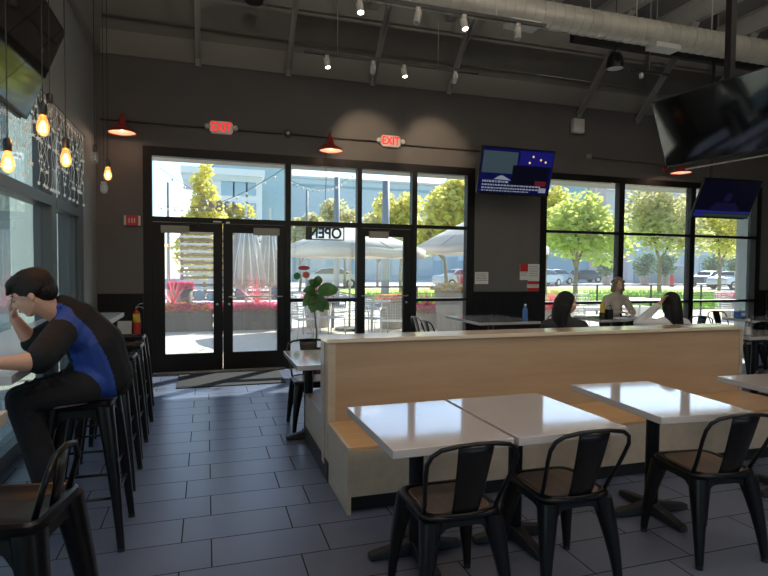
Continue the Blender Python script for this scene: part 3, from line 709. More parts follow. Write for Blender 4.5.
# ---------------------------------------------------------------- metal cafe chair (faces +Y locally, origin on the floor)
def leg_rings(top, bot, w0, w1, tx, ty):
    """tapered pressed steel leg; tx, ty = outward directions (+-1)"""
    rings = []
    for k in range(7):
        s = k/6; c = Vector(top).lerp(Vector(bot), s); bulge = math.sin(s*PI)*.012
        c += Vector((tx*bulge*.6, ty*bulge*.6, 0)); w = w0*(1-s)**1.25 + w1*(1-(1-s)**1.25)
        a = w/2; b = w/2
        rings.append([c + Vector((dx*a, dy*b, 0)) for dx, dy in ((-1, -.6), (-.6, -1), (.6, -1), (1, -.6), (1, .6), (.6, 1), (-.6, 1), (-1, .6))])
    return rings
def apron(m, half, z1, depth, base_w, arch, y, axis, out):
    """skirt under a seat with a rounded arch cut below"""
    n = 12; top = []; low = []
    for i in range(n+1):
        t = -1+2*i/n; x = t*half
        a = abs(t); zl = z1-depth - (arch*max(0, (a-.42)/.58)**1.6)
        top.append((x, z1)); low.append((x, zl))
    for i in range(n):
        (x0, za), (x1, zb) = top[i], top[i+1]; (_, c0), (_, c1) = low[i], low[i+1]
        def P(x, z, o):
            yy = y + o*.004 + out*(z1-z)*.10
            return Vector((x, yy, z)) if axis == 'x' else Vector((yy, x, z))
        m.loft([[P(x0, za, -1), P(x0, za, 1), P(x0, c0, 1), P(x0, c0, -1)], [P(x1, zb, -1), P(x1, zb, 1), P(x1, c1, 1), P(x1, c1, -1)]])
def rounded_rect(w, d, r, n=5):
    pts = []
    for cx_, cy_, a0 in ((w-r, d-r, 0), (-w+r, d-r, PI/2), (-w+r, -d+r, PI), (w-r, -d+r, 3*PI/2)):
        for i in range(n+1): a = a0+PI/2*i/n; pts.append((cx_+r*math.cos(a), cy_+r*math.sin(a)))
    return pts
def make_chair(label, loc, rz, group):
    t = thing('metal_cafe_chair', label, 'chair', loc, rz, group)
    m = MB(); rr = rounded_rect(.178, .178, .07)
    def ring(s, z): return [Vector((x*s, y*s, z)) for x, y in rr]
    m.loft([ring(.90, .415), ring(1.0, .418), ring(1.03, .432), ring(1.03, .442), ring(.98, .450), ring(.86, .448), ring(.82, .440)]); m.out('seat', M_black, t, smooth=True)
    m = MB(); m.loft([ring(.83, .436), ring(.83, .446), ring(.80, .449)]); m.out('seat_pad', M_seatw, t, smooth=False)
    m = MB()
    for s in (-1, 1): apron(m, .16, .425, .035, .03, .10, s*.158, 'x', s); apron(m, .16, .425, .035, .03, .10, s*.158, 'y', s)
    m.out('apron', M_black, t, smooth=False)
    for sx in (-1, 1):
        for sy in (-1, 1):
            bx, by = (.195, .19) if sy > 0 else (.19, .215)
            o = MB().loft(leg_rings((sx*.138, sy*.138, .425), (sx*bx, sy*by, .02), .088, .032, sx, sy)).out('leg', M_black, t, smooth=True); smooth_by_angle(o, 50)
            MB().cyl((sx*bx, sy*by, 0), (sx*bx, sy*by, .025), .018, .016, 12).out('rubber_foot', M_blackm, o)
    # hoop: rises from the rear corners, leans back, rounds over
    pts = []
    for z, x, y in ((.43, .165, -.12), (.50, .172, -.155), (.57, .186, -.190), (.64, .196, -.220), (.69, .200, -.242), (.728, .186, -.256), (.752, .150, -.266), (.764, .08, -.272)):
        pts.append((x, y, z))
    full = [(-x, y, z) for x, y, z in pts] + [(0, -.274, .767)] + list(reversed(pts))
    MB().tube(full, .0095, 10).out('back_hoop', M_black, t, smooth=True)
    m = MB(); rings = []
    for k in range(8):
        s = k/7; z = .44 + s*.322; y = -.168 - .104*s**.85; w = .060+.020*s; bow = .012
        rings.append([Vector((-w, y, z)), Vector((-w*.9, y-.006, z)), Vector((0, y-bow, z)), Vector((w*.9, y-.006, z)), Vector((w, y, z)), Vector((w*.9, y+.002, z)), Vector((0, y-bow+.005, z)), Vector((-w*.9, y+.002, z))])
    m.loft(rings); m.out('back_splat', M_black, t, smooth=True)
    m = MB(); m.tube([(-.165, -.12, .445), (-.13, -.165, .447), (-.06, -.182, .448), (0, -.186, .448), (.06, -.182, .448), (.13, -.165, .447), (.165, -.12, .445)], .008, 8); m.out('seat_rail', M_black, t, smooth=True)
    return t
CG1 = 'black chairs pulled up to the near white tables'
chair = make_chair('black metal chair with wooden seat at the white table nearest the bench end', (1.015, 2.225, 0), R(0), CG1)
dup(chair, 'black metal chair with wooden seat at the middle one of the three near tables', (1.59, 2.24, 0), R(-1))
dup(chair, 'black metal chair angled at the white table standing apart on the right', (2.50, 2.26, 0), R(-6))
dup(chair, 'black metal chair at the small table between the bench and the door', (.92, 5.00, 0), R(180), 'black metal chairs beyond the bench')
G2 = 'black metal chairs beyond the bench'
p_ch = [(3.00, 6.75, -PI/2, 'nearer of two black chairs left of the big table by the pier'),
        (3.08, 7.35, -PI/2, 'farther of two black chairs left of the big table by the pier'),
        (4.75, 7.15, PI/2, 'black metal chair on the right side of the big table by the pier'),
        (5.42, 6.35, .2, 'black metal chair with its back to us below the yellow bottle'),
        (6.85, 6.5, PI/2, 'black metal chair just right of the woman with a raised arm, side-on'),
        (7.15, 5.85, .1, 'black metal chair, back to us, at the pale square table by the right window'),
        (8.25, 7.0, PI, 'black metal chair under the right window facing the bench'),
        (9.45, 6.9, PI+.1, 'black metal chair near the corner under the right end of the window'),
        (5.45, 4.02, .15, 'black metal chair just right of the bench by the glass shaker table'),
        (6.75, 4.75, PI/2, 'black metal chair at the far right edge beside the shaker table')]
for x, y, rz, l in p_ch: dup(chair, l, (x, y, 0), rz, G2)

# ---------------------------------------------------------------- tables
def make_table(label, loc, rz, w, d, group, col_off=(0, 0), cross=True, top=M_top, h=.75):
    t = thing('cafe_table', label, 'table', loc, rz, group)
    MB().box(-w/2, w/2, -d/2, d/2, h-.036, h).out('tabletop', top, t, bevel=.003)
    MB().box(-w/2+.12, w/2-.12, -d/2+.14, d/2-.14, h-.046, h-.036).out('mounting_plate', M_blackm, t)
    ox, oy = col_off; MB().cyl((ox, oy, .03), (ox, oy, h-.045), .038, n=24).out('column', M_black, t, smooth=False)
    m = MB(); ox, oy = col_off
    for k in range(4):
        a = k*PI/2; dx, dy = math.cos(a), math.sin(a); L = .19 if oy > .3 else (.27 if k % 2 else .25)
        rings = []
        for s in (0, .35, .8, .97, 1.0):
            c = Vector((ox+dx*L*s, oy+dy*L*s, 0)); hw = .038*(1-s)+.030*s; hh = .075*(1-s)+.032*s
            if s == 1.0: hw *= .6
            n_ = Vector((-dy, dx, 0))
            rings.append([c+n_*hw+Vector((0, 0, .004)), c+n_*hw*.8+Vector((0, 0, hh)), c-n_*hw*.8+Vector((0, 0, hh)), c-n_*hw+Vector((0, 0, .004))])
        m.loft(rings)
    m.out('cross_base', M_blackm, t, bevel=.006)
    return t
TG = 'white tables along the near side of the bench'
def quad_table(label, c, w, d, rz, g, off=(0, 0)): return make_table(label, (c[0], c[1], 0), rz, w, d, g, off)
quad_table('white rectangular table nearest the left end of the wooden bench', (.952, 2.375), .54, .70, R(.8), TG, (.07, .245))
quad_table('white rectangular table second from the left end of the bench', (1.523, 2.385), .565, .71, R(1), TG, (.075, .235))
quad_table('white rectangular table standing apart, third from the left end of the bench', (2.384, 2.483), .55, .77, R(-4), TG, (.15, .18))
quad_table('white table cut off by the right edge beyond the bench end', (3.55, 2.47), .60, .74, R(-2), TG, (.1, .15))
quad_table('small white table between the bench and the double doors, reflecting the window', (.955, 4.33), .68, .745, 0, 'white tables beyond the bench', (-.13, .335))
TB = 'white tables beyond the bench'
quad_table('large white table in front of the pier between the windows', (3.85, 7.05), .92, 1.1, 0, TB)
quad_table('white table where the blonde woman leans over her papers', (5.75, 6.80), .95, .62, 0, TB)
quad_table('pale square table under the right window with napkin boxes', (7.95, 6.15), 1.0, .62, 0, TB)
quad_table('white table right of the bench holding the glass shaker', (5.95, 4.72), .85, .55, 0, TB)
quad_table('small table on the far side of the bench in front of the dark haired women', (3.85, 5.05), 1.3, .55, 0, TB)

# ---------------------------------------------------------------- double sided bench
bx0, bx1 = .785, 4.50
t = thing('wooden_bench_divider', 'long back-to-back pale wooden bench with a high solid middle wall', 'bench', (0, 0, 0))
MB().box(bx0, bx1, 3.695, 3.925, .40, .945).out('divider_panel', M_maple, t)
m = MB(); m.box(bx0-.004, bx0+.05, 3.685, 3.93, 0.14, .945); m.out('end_panel', M_maplee, t)
m = MB(); m.box(bx1-.03, bx1+.004, 3.685, 3.93, 0.02, .945); m.out('end_panel', M_maplee, t)
MB().box(bx0-.012, bx0+.055, 3.77, 3.85, .09, .948).out('corner_post', M_maplee, t)
MB().box(bx0-.014, bx1-.0, 3.675, 3.945, .945, .972).out('top_cap', M_cap, t, bevel=.002)
for s, y0, y1, nm in ((-1, 3.13, 3.695, 'near'), (1, 3.925, 4.60, 'far')):
    MB().box(bx0+.022, bx1, y0+.004, y1, .378, .400).out('seat_board', M_seatm, t, bevel=.002)
    yf = y0 if s < 0 else y1
    MB().box(bx0+.022, bx1, min(yf, yf-s*.02), max(yf, yf-s*.02), .105, .378).out('seat_front', M_maplee, t)
    MB().box(bx0, bx0+.022, y0, y1, .0 if s < 0 else .10, .400).out('side_panel', M_maplee, t)
    MB().box(bx1-.02, bx1+.001, y0+.03, y1, .0, .378).out('side_panel', M_maplee, t)
    MB().box(bx0+.03, bx1-.05, yf-s*.07, yf-s*.055, .0, .105).out('toe_kick', M_toe, t)
MB().box(bx0-.008, bx0-.001, 3.66, 4.58, 0, .13).out('toe_kick', M_toe, t)

# ---------------------------------------------------------------- side counter and stools
t = thing('window_counter', 'pale grey high counter along the side windows that the man leans on', 'counter', (0, 0, 0))
MB().box(LW+.03, -.77, 2.64, 5.95, .96, 1.0).out('counter_top', M_topg, t, bevel=.003)
for y in (2.75, 4.3, 5.85): MB().box(-1.06, -1.00, y-.03, y+.03, 0, .96).out('leg', M_blackm, t)
t = thing('window_counter', 'corner of a nearer counter by the man\'s knees at the left edge', 'counter', (0, 0, 0))
MB().box(LW+.03, -.60, .2, 2.02, .96, 1.0).out('counter_top', M_maplee, t, bevel=.003)
for y in (.5, 1.7): MB().box(-1.06, -1.0, y-.03, y+.03, 0, .96).out('leg', M_blackm, t)

def make_stool(label, loc, rz, back=False):
    t = thing('metal_bar_stool', label, 'stool', loc, rz, 'black metal bar stools along the side counter')
    rr = rounded_rect(.152, .152, .035)
    def ring(s, z): return [Vector((x*s, y*s, z)) for x, y in rr]
    m = MB(); m.loft([ring(.9, .72), ring(1.0, .722), ring(1.02, .735), ring(1.02, .755), ring(.97, .763), ring(.88, .760), ring(.80, .750), ring(.25, .747)]); o = m.out('seat', M_black, t, smooth=True); smooth_by_angle(o, 40)
    m = MB()
    for s in (-1, 1): apron(m, .14, .735, .05, .03, .16, s*.140, 'x', s); apron(m, .14, .735, .05, .03, .16, s*.140, 'y', s)
    m.out('apron', M_black, t)
    for sx in (-1, 1):
        for sy in (-1, 1):
            o = MB().loft(leg_rings((sx*.122, sy*.122, .735), (sx*.205, sy*.205, .02), .082, .034, sx, sy)).out('leg', M_black, t, smooth=True); smooth_by_angle(o, 50)
            MB().cyl((sx*.205, sy*.205, 0), (sx*.205, sy*.205, .025), .019, .017, 12).out('rubber_foot', M_blackm, o)
    for z, q in ((.27, .182), (.40, .168)):
        for a, b in (((-q, -q), (q, -q)), ((q, -q), (q, q)), ((q, q), (-q, q)), ((-q, q), (-q, -q))):
            if z > .3 and a[1] == b[1]: continue
            MB().tube([(*a, z), (*b, z)], .008, 8).out('footrest_bar', M_black, t, smooth=True)
    if back:
        m = MB(); m.tube([(.13, -.11, .75), (.16, -.11, .86), (.168, -.07, .915), (.172, 0, .93), (.168, .07, .915), (.16, .11, .86), (.13, .11, .75)], .009, 10); m.out('low_back_hoop', M_black, t, smooth=True)
        m = MB(); m.loft([[Vector((x, -w, z)), Vector((x+.006, -w*.5, z)), Vector((x+.008, 0, z)), Vector((x+.006, w*.5, z)), Vector((x, w, z)), Vector((x+.003, 0, z))] for x, w, z in ((.135, .035, .75), (.150, .04, .82), (.163, .05, .925))]); m.out('low_back_plate', M_black, t, smooth=True)
    return t
make_stool('black metal bar stool with a low back, empty, in the lower left corner', (-.565, 1.86, 0), R(-10), True)
st = make_stool('black metal bar stool the man is sitting on', (-.625, 3.27, 0), 0)
for x, y, l in ((-.665, 4.08, 'first empty bar stool behind the seated man'), (-.685, 4.72, 'second empty bar stool behind the seated man'), (-.70, 5.36, 'bar stool beside the far end of the counter'), (-.745, 6.0, 'bar stool closest to the double doors')):
    dup(st, 'black metal '+l, (x, y, 0), 0)

# ---------------------------------------------------------------- small things
# fire extinguisher on the wall by the corner
p = ony(136, 312, 7.85)
t = thing('fire_extinguisher', 'fire extinguisher with yellow label hanging by the left corner', 'fire extinguisher', (p.x, 7.93, p.z+.02)); t.scale = (.68, .68, .8)
MB().lathe([(.06, -.42), (.07, -.40), (.072, -.08), (.06, -.03), (.03, .01), (.022, .03)], (0, 0, 0), 24).out('cylinder', M_redp, t, smooth=True)
MB().lathe([(.0725, -.20), (.0735, -.20), (.0735, -.06), (.0725, -.06)], (0, 0, 0), 24).out('label_band', M_yellow, t, smooth=True)
m = MB(); m.box(-.02, .02, -.02, .02, .02, .06); m.tube([(0, -.0, .06), (.05, -.02, .10), (.11, -.03, .11)], .009); m.tube([(0, 0, .05), (.06, -.02, .055), (.12, -.03, .03)], .008); m.out('valve_handle', M_alu, t, smooth=True)
m = MB(); m.tube([(.01, -.03, .03), (.07, -.06, -.05), (.085, -.07, -.2), (.08, -.07, -.34)], .010); m.out('hose', M_plk, t, smooth=True)
# condiment caddy / dispenser on the counter end
p = onz(125, 338, 1.06)
t = thing('card_reader_stand', 'small grey device with a pale screen on a dark stand near the fire extinguisher', 'device', (-.90, 7.0, 0))
MB().box(-.16, .16, -.12, .12, 0, .60).out('stand_cabinet', M_plk, t, bevel=.01); MB().box(-.03, .03, -.02, .02, .60, .66).out('neck', M_plk, t)
o = MB().box(-.075, .075, -.012, .012, -.08, .08, Matrix.Translation((0, -.02, .74)) @ Matrix.Rotation(-.3, 4, 'X')).out('device_body', M_closer, t, bevel=.006)
MB().box(-.05, .05, -.016, -.012, -.03, .045, Matrix.Translation((0, -.02, .74)) @ Matrix.Rotation(-.3, 4, 'X')).out('device_screen', M_closer, t)
# things on the tables
def napkin_box(x, y, z, l, m_=M_blue):
    t = thing('napkin_dispenser', l, 'napkin dispenser', (x, y, z), .2, 'blue napkin dispensers'); MB().box(-.08, .08, -.05, .05, 0, .10).out('dispenser_body', m_, t, bevel=.008); MB().box(-.05, .05, -.052, -.049, .03, .08).out('napkin_slot', M_paper, t); MB().box(-.03, .03, -.02, .02, .10, .125).out('napkin', M_paper, t)
napkin_box(8.20, 6.12, .751, 'blue napkin dispenser on the pale table by the right edge')
napkin_box(7.62, 6.30, .751, 'small blue dispenser on the pale table under the tilted television')
p = onz(745, 334, .75)
t = thing('glass_shaker', 'tall clear glass shaker at the corner of the table right of the bench', 'shaker', (5.66, 4.58, .751))
MB().lathe([(.028, 0), (.036, .004), (.034, .10), (.030, .15)], (0, 0, 0), 20).out('glass_body', M_clear, t, smooth=True); MB().lathe([(.024, .005), (.030, .006), (.028, .09), (.001, .095)], (0, 0, 0), 16).out('salt', M_paper, t); MB().lathe([(.031, .15), (.032, .17), (.02, .185), (.002, .187)], (0, 0, 0), 20).out('shaker_lid', M_alu, t, smooth=True)
t = thing('water_bottle', 'blue water bottle on the big table by the pier', 'bottle', (4.20, 6.72, .751))
MB().lathe([(.03, 0), (.034, .01), (.034, .14), (.014, .18), (.014, .2)], (0, 0, 0), 18).out('bottle_body', M_blue, t, smooth=True); MB().cyl((0, 0, .2), (0, 0, .22), .016).out('bottle_cap', M_white, t)
t = thing('mustard_bottle', 'yellow squeeze bottle in a black holder left of the writing woman', 'bottle', (5.40, 6.62, .751))
MB().lathe([(.03, .08), (.034, .09), (.034, .20), (.012, .23), (.006, .27)], (0, 0, 0), 18).out('bottle_body', M_yellow, t, smooth=True); MB().lathe([(.042, 0), (.044, .005), (.042, .09), (.038, .09)], (0, 0, 0), 18).out('holder', M_plk, t, smooth=True)
t = thing('table_caddy', 'black condiment caddy beside the yellow bottle', 'caddy', (5.50, 6.60, .751)); MB().box(-.045, .045, -.04, .04, 0, .14).out('caddy_box', M_plk, t, bevel=.006); MB().tube([(-.04, 0, .14), (-.035, 0, .19), (.035, 0, .19), (.04, 0, .14)], .005).out('caddy_handle', M_plk, t)
o = box('paper_sheet', M_paper, -.15, .15, -.1, .1, 0, .004); o.location = (5.75, 6.62, .751); o.rotation_euler = (0, 0, .2); tag(o, 'white sheet of paper under the writing woman\'s hands', 'paper')
o = box('paper_sheet', M_paper, -.09, .09, -.12, .12, 0, .003); o.location = (6.08, 6.66, .751); o.rotation_euler = (0, 0, -.4); tag(o, 'smaller white paper beside the woman with the raised arm', 'paper')
# house plant beyond the small table
p = ony(313, 335, 7.35)
t = thing('fiddle_leaf_plant', 'potted plant with big round green leaves in front of the neon sign window', 'plant', (p.x+.04, 7.35, 0))
MB().lathe([(.13, 0), (.15, .02), (.17, .34), (.175, .36), (.16, .36), (.15, .33)], (0, 0, 0), 24).out('plant_pot', M_plk, t, smooth=True); MB().lathe([(.0001, .325), (.152, .33), (.0001, .335)], (0, 0, 0), 20).out('soil', M_soil, t)
MB().tube([(0, 0, .33), (.01, .0, .6), (-.02, .01, .85), (0, .0, 1.12), (.01, 0, 1.28)], [.014, .012, .010, .008, .004], 8).out('stem', M_bark, t, smooth=True)
random.seed(5)
def leaf(mb, c, L, W, yaw, pitch, droop=.3):
    M_ = Matrix.Translation(c) @ Matrix.Rotation(yaw, 4, 'Z') @ Matrix.Rotation(-pitch, 4, 'Y')
    n = 7; rows = []
    for i in range(n+1):
        s = i/n; w = W/2*max(.04, math.sin(PI*(s**.8))**.8)*(.75+.5*s); z = -droop*L*s*s
        rows.append([M_ @ Vector((L*s, -w, z+.03*L)), M_ @ Vector((L*s, 0, z)), M_ @ Vector((L*s, w, z+.03*L))])
    for a, b in zip(rows, rows[1:]):
        va = [mb.bm.verts.new(p) for p in a]; vb = [mb.bm.verts.new(p) for p in b]
        for k in (0, 1): mb.bm.faces.new((va[k], va[k+1], vb[k+1], vb[k]))
def face_leaf(c, ang, L, W, tilt):
    # ang: direction in the plane of the window, tilt: how far the blade leans to the room
    u = Vector((math.cos(ang), -.25, math.sin(ang))).normalized(); nrm = Vector((random.uniform(-.3, .3), -1, tilt)).normalized(); v = u.cross(nrm).normalized()
    m = MB(); n = 8; rows = []
    for i in range(n+1):
        s_ = i/n; w_ = W/2*max(.05, math.sin(PI*min(1, s_**.75))**.7)*(.7+.45*s_); p_ = Vector((0, 0, c)) + u*L*s_ - Vector((0, 0, .12*L*s_*s_)) + nrm*(.03*math.sin(s_*PI))
        rows.append([p_-v*w_+nrm*.012, p_-v*w_*.5, p_, p_+v*w_*.5, p_+v*w_+nrm*.012])
    for a_, b_ in zip(rows, rows[1:]):
        va = [m.bm.verts.new(q) for q in a_]; vb = [m.bm.verts.new(q) for q in b_]
        for k in range(4): m.bm.faces.new((va[k], va[k+1], vb[k+1], vb[k]))
    m.out('leaf', M_houseleaf, t, smooth=True)
for args in ((1.17, 2.2, .17, .14, .4), (1.18, 1.5, .19, .14, .3), (1.12, .25, .30, .22, .5), (1.12, 2.9, .20, .15, .5), (1.10, -1.9, .24, .21, .3), (1.12, -2.5, .25, .18, .6), (1.10, -1.2, .24, .20, .2), (1.05, -.7, .22, .16, .3), (1.02, 3.4, .16, .12, .4)): face_leaf(*args)
# ---------------------------------------------------------------- people
def hand(mb, wrist, fwd, up, s=1.0, curl=.5, thumb=1):
    """palm, four unequal bent fingers and a thumb; fwd = along the palm, up = back of the hand"""
    f = Vector(fwd).normalized(); u = Vector(up); u = (u - f*u.dot(f)).normalized(); r = f.cross(u)
    w = Vector(wrist)
    mb.cap(w, w+f*.075*s + r*.018*s, .021*s, .018*s, 10); mb.cap(w, w+f*.078*s - r*.020*s, .021*s, .017*s, 10); mb.cap(w, w+f*.08*s, .02*s, .018*s, 10)
    for k, (off, L) in enumerate(((-.030, .062), (-.010, .075), (.011, .080), (.031, .068))):
        b = w + f*.078*s + r*off*s; d = f.copy(); a = 0; rad = (.0085-.0006*(k == 0))*s
        for seg in (.45, .32, .23):
            a += curl*.75; d = f*math.cos(a) - u*math.sin(a); e = b + d*L*s*seg
            mb.cap(b, e, rad, rad*.9, 8); b = e; rad *= .9
    b = w + f*.022*s + r*.026*s*thumb; d = (f*.6 + r*.75*thumb - u*.25).normalized(); e = b + d*.04*s; mb.cap(b, e, .012*s, .010*s, 8)
    d2 = (f*.85 + r*.35*thumb - u*.4).normalized(); mb.cap(e, e+d2*.032*s, .010*s, .008*s, 8)
def head(mb, c, face, up, s=1.0):
    """skull, jaw, nose, lips, brow, ears; returns the head matrix (x right, y towards the face, z up)"""
    y = Vector(face).normalized(); z = Vector(up); z = (z - y*z.dot(y)).normalized(); x = y.cross(z)
    M3 = Matrix((x, y, z)).transposed(); c = Vector(c)
    def P(a, b, d): return c + M3 @ (Vector((a, b, d))*s)
    mb.ell(P(0, -.012, .022), (.074*s, .092*s, .086*s), M3, 16, 12)
    mb.ell(P(0, .030, -.035), (.056*s, .056*s, .066*s), M3, 16, 12)
    mb.cap(P(0, .052, -.082), P(0, .040, -.078), .021*s, .026*s, 10)
    for q in (-1, 1):
        mb.cap(P(q*.048, -.01, -.045), P(q*.020, .045, -.082), .020*s, .016*s, 10)
        mb.ell(P(q*.030, .060, -.022), (.024*s, .020*s, .022*s), M3)
        mb.ell(P(q*.030, .074, .022), (.022*s, .010*s, .007*s), M3)
        mb.ell(P(q*.078, -.012, -.012), (.009*s, .018*s, .030*s), M3 @ Matrix.Rotation(q*.35, 3, 'Z'))
    mb.cap(P(0, .078, .018), P(0, .100, -.022), .007*s, .011*s, 10)
    for q in (-1, 1): mb.ell(P(q*.010, .090, -.026), .009*s)
    mb.ell(P(0, .080, -.050), (.020*s, .011*s, .006*s), M3); mb.ell(P(0, .078, -.060), (.018*s, .011*s, .006*s), M3)
    return c, M3, P
def face_bits(t, c, P, M3, s=1.0, closed=False):
    m = MB()
    if closed:
        for q in (-1, 1): m.tube([P(q*.042, .072, .0), P(q*.030, .083, -.004), P(q*.018, .081, .0)], .0022*s, 6)
        m.out('eyelash_line', M_hair, t, smooth=True); m = MB()
        for q in (-1, 1): m.tube([P(q*.046, .068, .022), P(q*.032, .080, .028), P(q*.014, .080, .024)], .0035*s, 6)
        m.out('eyebrow', M_hair, t, smooth=True); m = MB(); m.ell(P(0, .0865, -.055), (.017*s, .006*s, .007*s), M3); m.out('lips', mat('lip_rose', (.42, .16, .13), .45), t, smooth=True); return
    for q in (-1, 1): m.ell(P(q*.029, .073, .003), (.011*s, .006*s, .005*s), M3)
    m.out('eye', MATS.get('eye_white') or mat('eye_white', (.6, .57, .54), .3), t, smooth=True)
    m = MB()
    for q in (-1, 1): m.ell(P(q*.029, .0775, .003), .0048*s, M3)
    m.out('iris', MATS.get('brown_iris') or mat('brown_iris', (.02, .012, .008), .2), t, smooth=True)
    m = MB()
    for q in (-1, 1): m.tube([P(q*.046, .068, .024), P(q*.032, .080, .030), P(q*.014, .080, .026)], .0035*s, 6)
    m.out('eyebrow', M_hair, t, smooth=True)
    m = MB(); m.ell(P(0, .0865, -.050), (.019*s, .006*s, .0045*s), M3); m.ell(P(0, .084, -.059), (.016*s, .006*s, .005*s), M3); m.out('lips', MATS.get('lip_rose') or mat('lip_rose', (.42, .16, .13), .45), t, smooth=True)

# ---- the man on the bar stool, leaning on the counter, hand at his forehead
man = thing('person', 'person in black and blue work shirt slumped at the counter, hand on forehead', 'person', (-.62, 3.24, 0))
inv = Vector((-.62, 3.24, 0))
def L_(px, py, y): return ony(px, py, y) - inv
# joints
hipL, hipR = L_(100, 396, 3.12), L_(100, 396, 3.36)
hipL.z = hipR.z = .83
hipL.x = hipR.x = .02
kneeL, kneeR = L_(22, 403, 3.03), L_(20, 398, 3.36)
pelv = Vector((.035, 0, .86))
waist = L_(106, 378, 3.24); chest = L_(96, 346, 3.24); upch = L_(78, 322, 3.24)
neck0 = L_(59, 309, 3.22); neck1 = L_(56, 306, 3.20)
hc = L_(32, 294, 3.16)
shL, shR = L_(63, 331, 3.07), L_(66, 326, 3.40)
elL = L_(39, 367, 2.72); wrL = L_(-2, 366, 2.66)
elL.z = 1.045; wrL.z = 1.05
elR = L_(33, 352, 3.36); wrR = L_(14, 318, 3.30)
for e_ in (elR,): e_.z = max(e_.z, 1.045)
b = MB()
face_d = Vector((-.86, .0, -.42)); up_d = Vector((-.42, 0, .86))
c_, M3, P = head(b, hc, face_d, up_d, .98)
b.cap(neck0 - Vector((.0, 0, .02)), hc + Vector((.035, 0, -.045)), .062, .054)
b.cap(upch, neck0, .075, .062)
b.cap(pelv, waist, .115, .115); b.cap(waist, chest, .115, .125); b.cap(chest, upch, .125, .085)
for sh, el, wr in ((shL, elL, wrL), (shR, elR, wrR)):
    b.cap(upch, sh, .06, .055); b.cap(sh, el, .050, .040); b.cap(el, el.lerp(wr, .35), .040, .041); b.cap(el.lerp(wr, .35), wr, .040, .025)
hand(b, wrL, (-1, .1, -.05), (0, 0, 1), 1.0, .25, -1)
wf = (L_(17, 303, 3.24) - wrR)
hand(b, wrR, (-.03, -.25, 1), (-1, -.15, .1), 1.0, .30, 1)
for hp, kn in ((hipL, kneeL), (hipR, kneeR)):
    an = kn + Vector((.13, 0, -.47)); b.cap(hp, kn, .075, .055); b.cap(kn, an, .052, .038); b.cap(an, an+Vector((-.11, 0, -.05)), .035, .028)
for v in b.bm.verts:
    if v.co.x < -.14 and .90 < v.co.z < 1.003: v.co.z = 1.003
blob(b, 'body', M_skin, man, .0065, 3)
face_bits(man, c_, P, M3, .98, True)
# hair: short dark crop over the skull
h = MB(); h.ell(P(0, -.026, .036), (.083, .098, .090), M3, 18, 12); h.ell(P(0, .028, .075), (.066, .062, .040), M3); h.ell(P(0, -.06, -.01), (.070, .060, .060), M3)
for q in (-1, 1): h.ell(P(q*.072, -.028, .016), (.016, .045, .034), M3); h.cap(P(q*.030, .060, .070), P(q*.035, .088, .042), .022, .009)
h.cap(P(0, .065, .072), P(.0, .095, .044), .022, .008)
for k in range(26):
    a = random.uniform(0, 2*PI); rr_ = random.uniform(.2, 1); x = .075*math.cos(a)*rr_; yv = -.02+.09*math.sin(a)*rr_; z = .036+.088*math.sqrt(max(0, 1-rr_*rr_*.95))
    h.cap(P(x, yv, z-.01), P(x*1.08, yv+.016, z+.004), .013, .005, 8)
blob(h, 'hair', M_hair, man, .0055, 2)
# trousers
tr = MB()
for hp, kn in ((hipL, kneeL), (hipR, kneeR)):
    an = kn + Vector((.13, 0, -.47)); mid = hp.lerp(kn, .5)
    tr.cap(pelv, hp, .112, .098); tr.cap(hp, mid, .098, .086); tr.cap(mid, kn, .086, .070); tr.cap(kn, kn.lerp(an, .5), .070, .066); tr.cap(kn.lerp(an, .5), an, .068, .068)
    for k in range(5):      # folds across the thigh and behind the knee
        c = hp.lerp(kn, .35+.13*k); tr.cap(c+Vector((.01, -.06, .072-.004*k)), c+Vector((-.03, .06, .078-.004*k)), .014, .012, 8)
    tr.cap(kn+Vector((.05, -.05, -.05)), kn+Vector((.09, .05, -.10)), .018, .014, 8)
tr.cap(pelv, waist.lerp(pelv, .6), .125, .122)
for v in tr.bm.verts:
    if .62 < v.co.z < .772 and v.co.x > -.10: v.co.z = .772
blob(tr, 'trousers', M_trous, man, .008, 3)
for kn in (kneeL, kneeR):
    an = kn + Vector((.13, 0, -.47)); s_ = MB(); s_.cap(an+Vector((.03, 0, -.045)), an+Vector((-.14, 0, -.055)), .042, .036); s_.box(an.x-.17, an.x+.07, an.y-.042, an.y+.042, an.z-.105, an.z-.085); blob(s_, 'shoe', M_plk, man, .007, 3)
# shirt: torso, collar, short loose sleeves
s = MB()
s.cap(pelv+Vector((0, 0, .0)), waist, .135, .132); s.cap(waist, chest, .130, .142); s.cap(chest, upch, .142, .108); s.cap(upch, neck0 - Vector((-.02, 0, .0)), .100, .074)
s.cap(waist+Vector((.03, -.05, 0)), chest+Vector((.025, -.06, 0)), .095, .10); s.cap(waist+Vector((.03, .05, 0)), chest+Vector((.025, .06, 0)), .095, .10)
s.cap(pelv+Vector((.02, -.06, .0)), pelv+Vector((.02, .06, .0)), .112, .112)
for sh, el in ((shL, elL), (shR, elR)):
    s.cap(upch, sh, .092, .076); s.cap(sh, sh.lerp(el, .72), .076, .070); s.cap(chest, sh, .10, .06); s.cap(sh.lerp(el, .72), sh.lerp(el, .97), .070, .062)
for k in range(7):
    c = waist.lerp(chest, k/6); s.cap(c+Vector((-.10, -.09, -.02)), c+Vector((-.02, -.135, .02+.01*k)), .014, .010, 8)
for v in s.bm.verts:
    if v.co.z < .772: v.co.z = .772
    if v.co.x < -.13 and .88 < v.co.z < 1.004: v.co.z = 1.004
sh_o = blob(s, 'shirt', M_shirtk, man, .0075, 3)
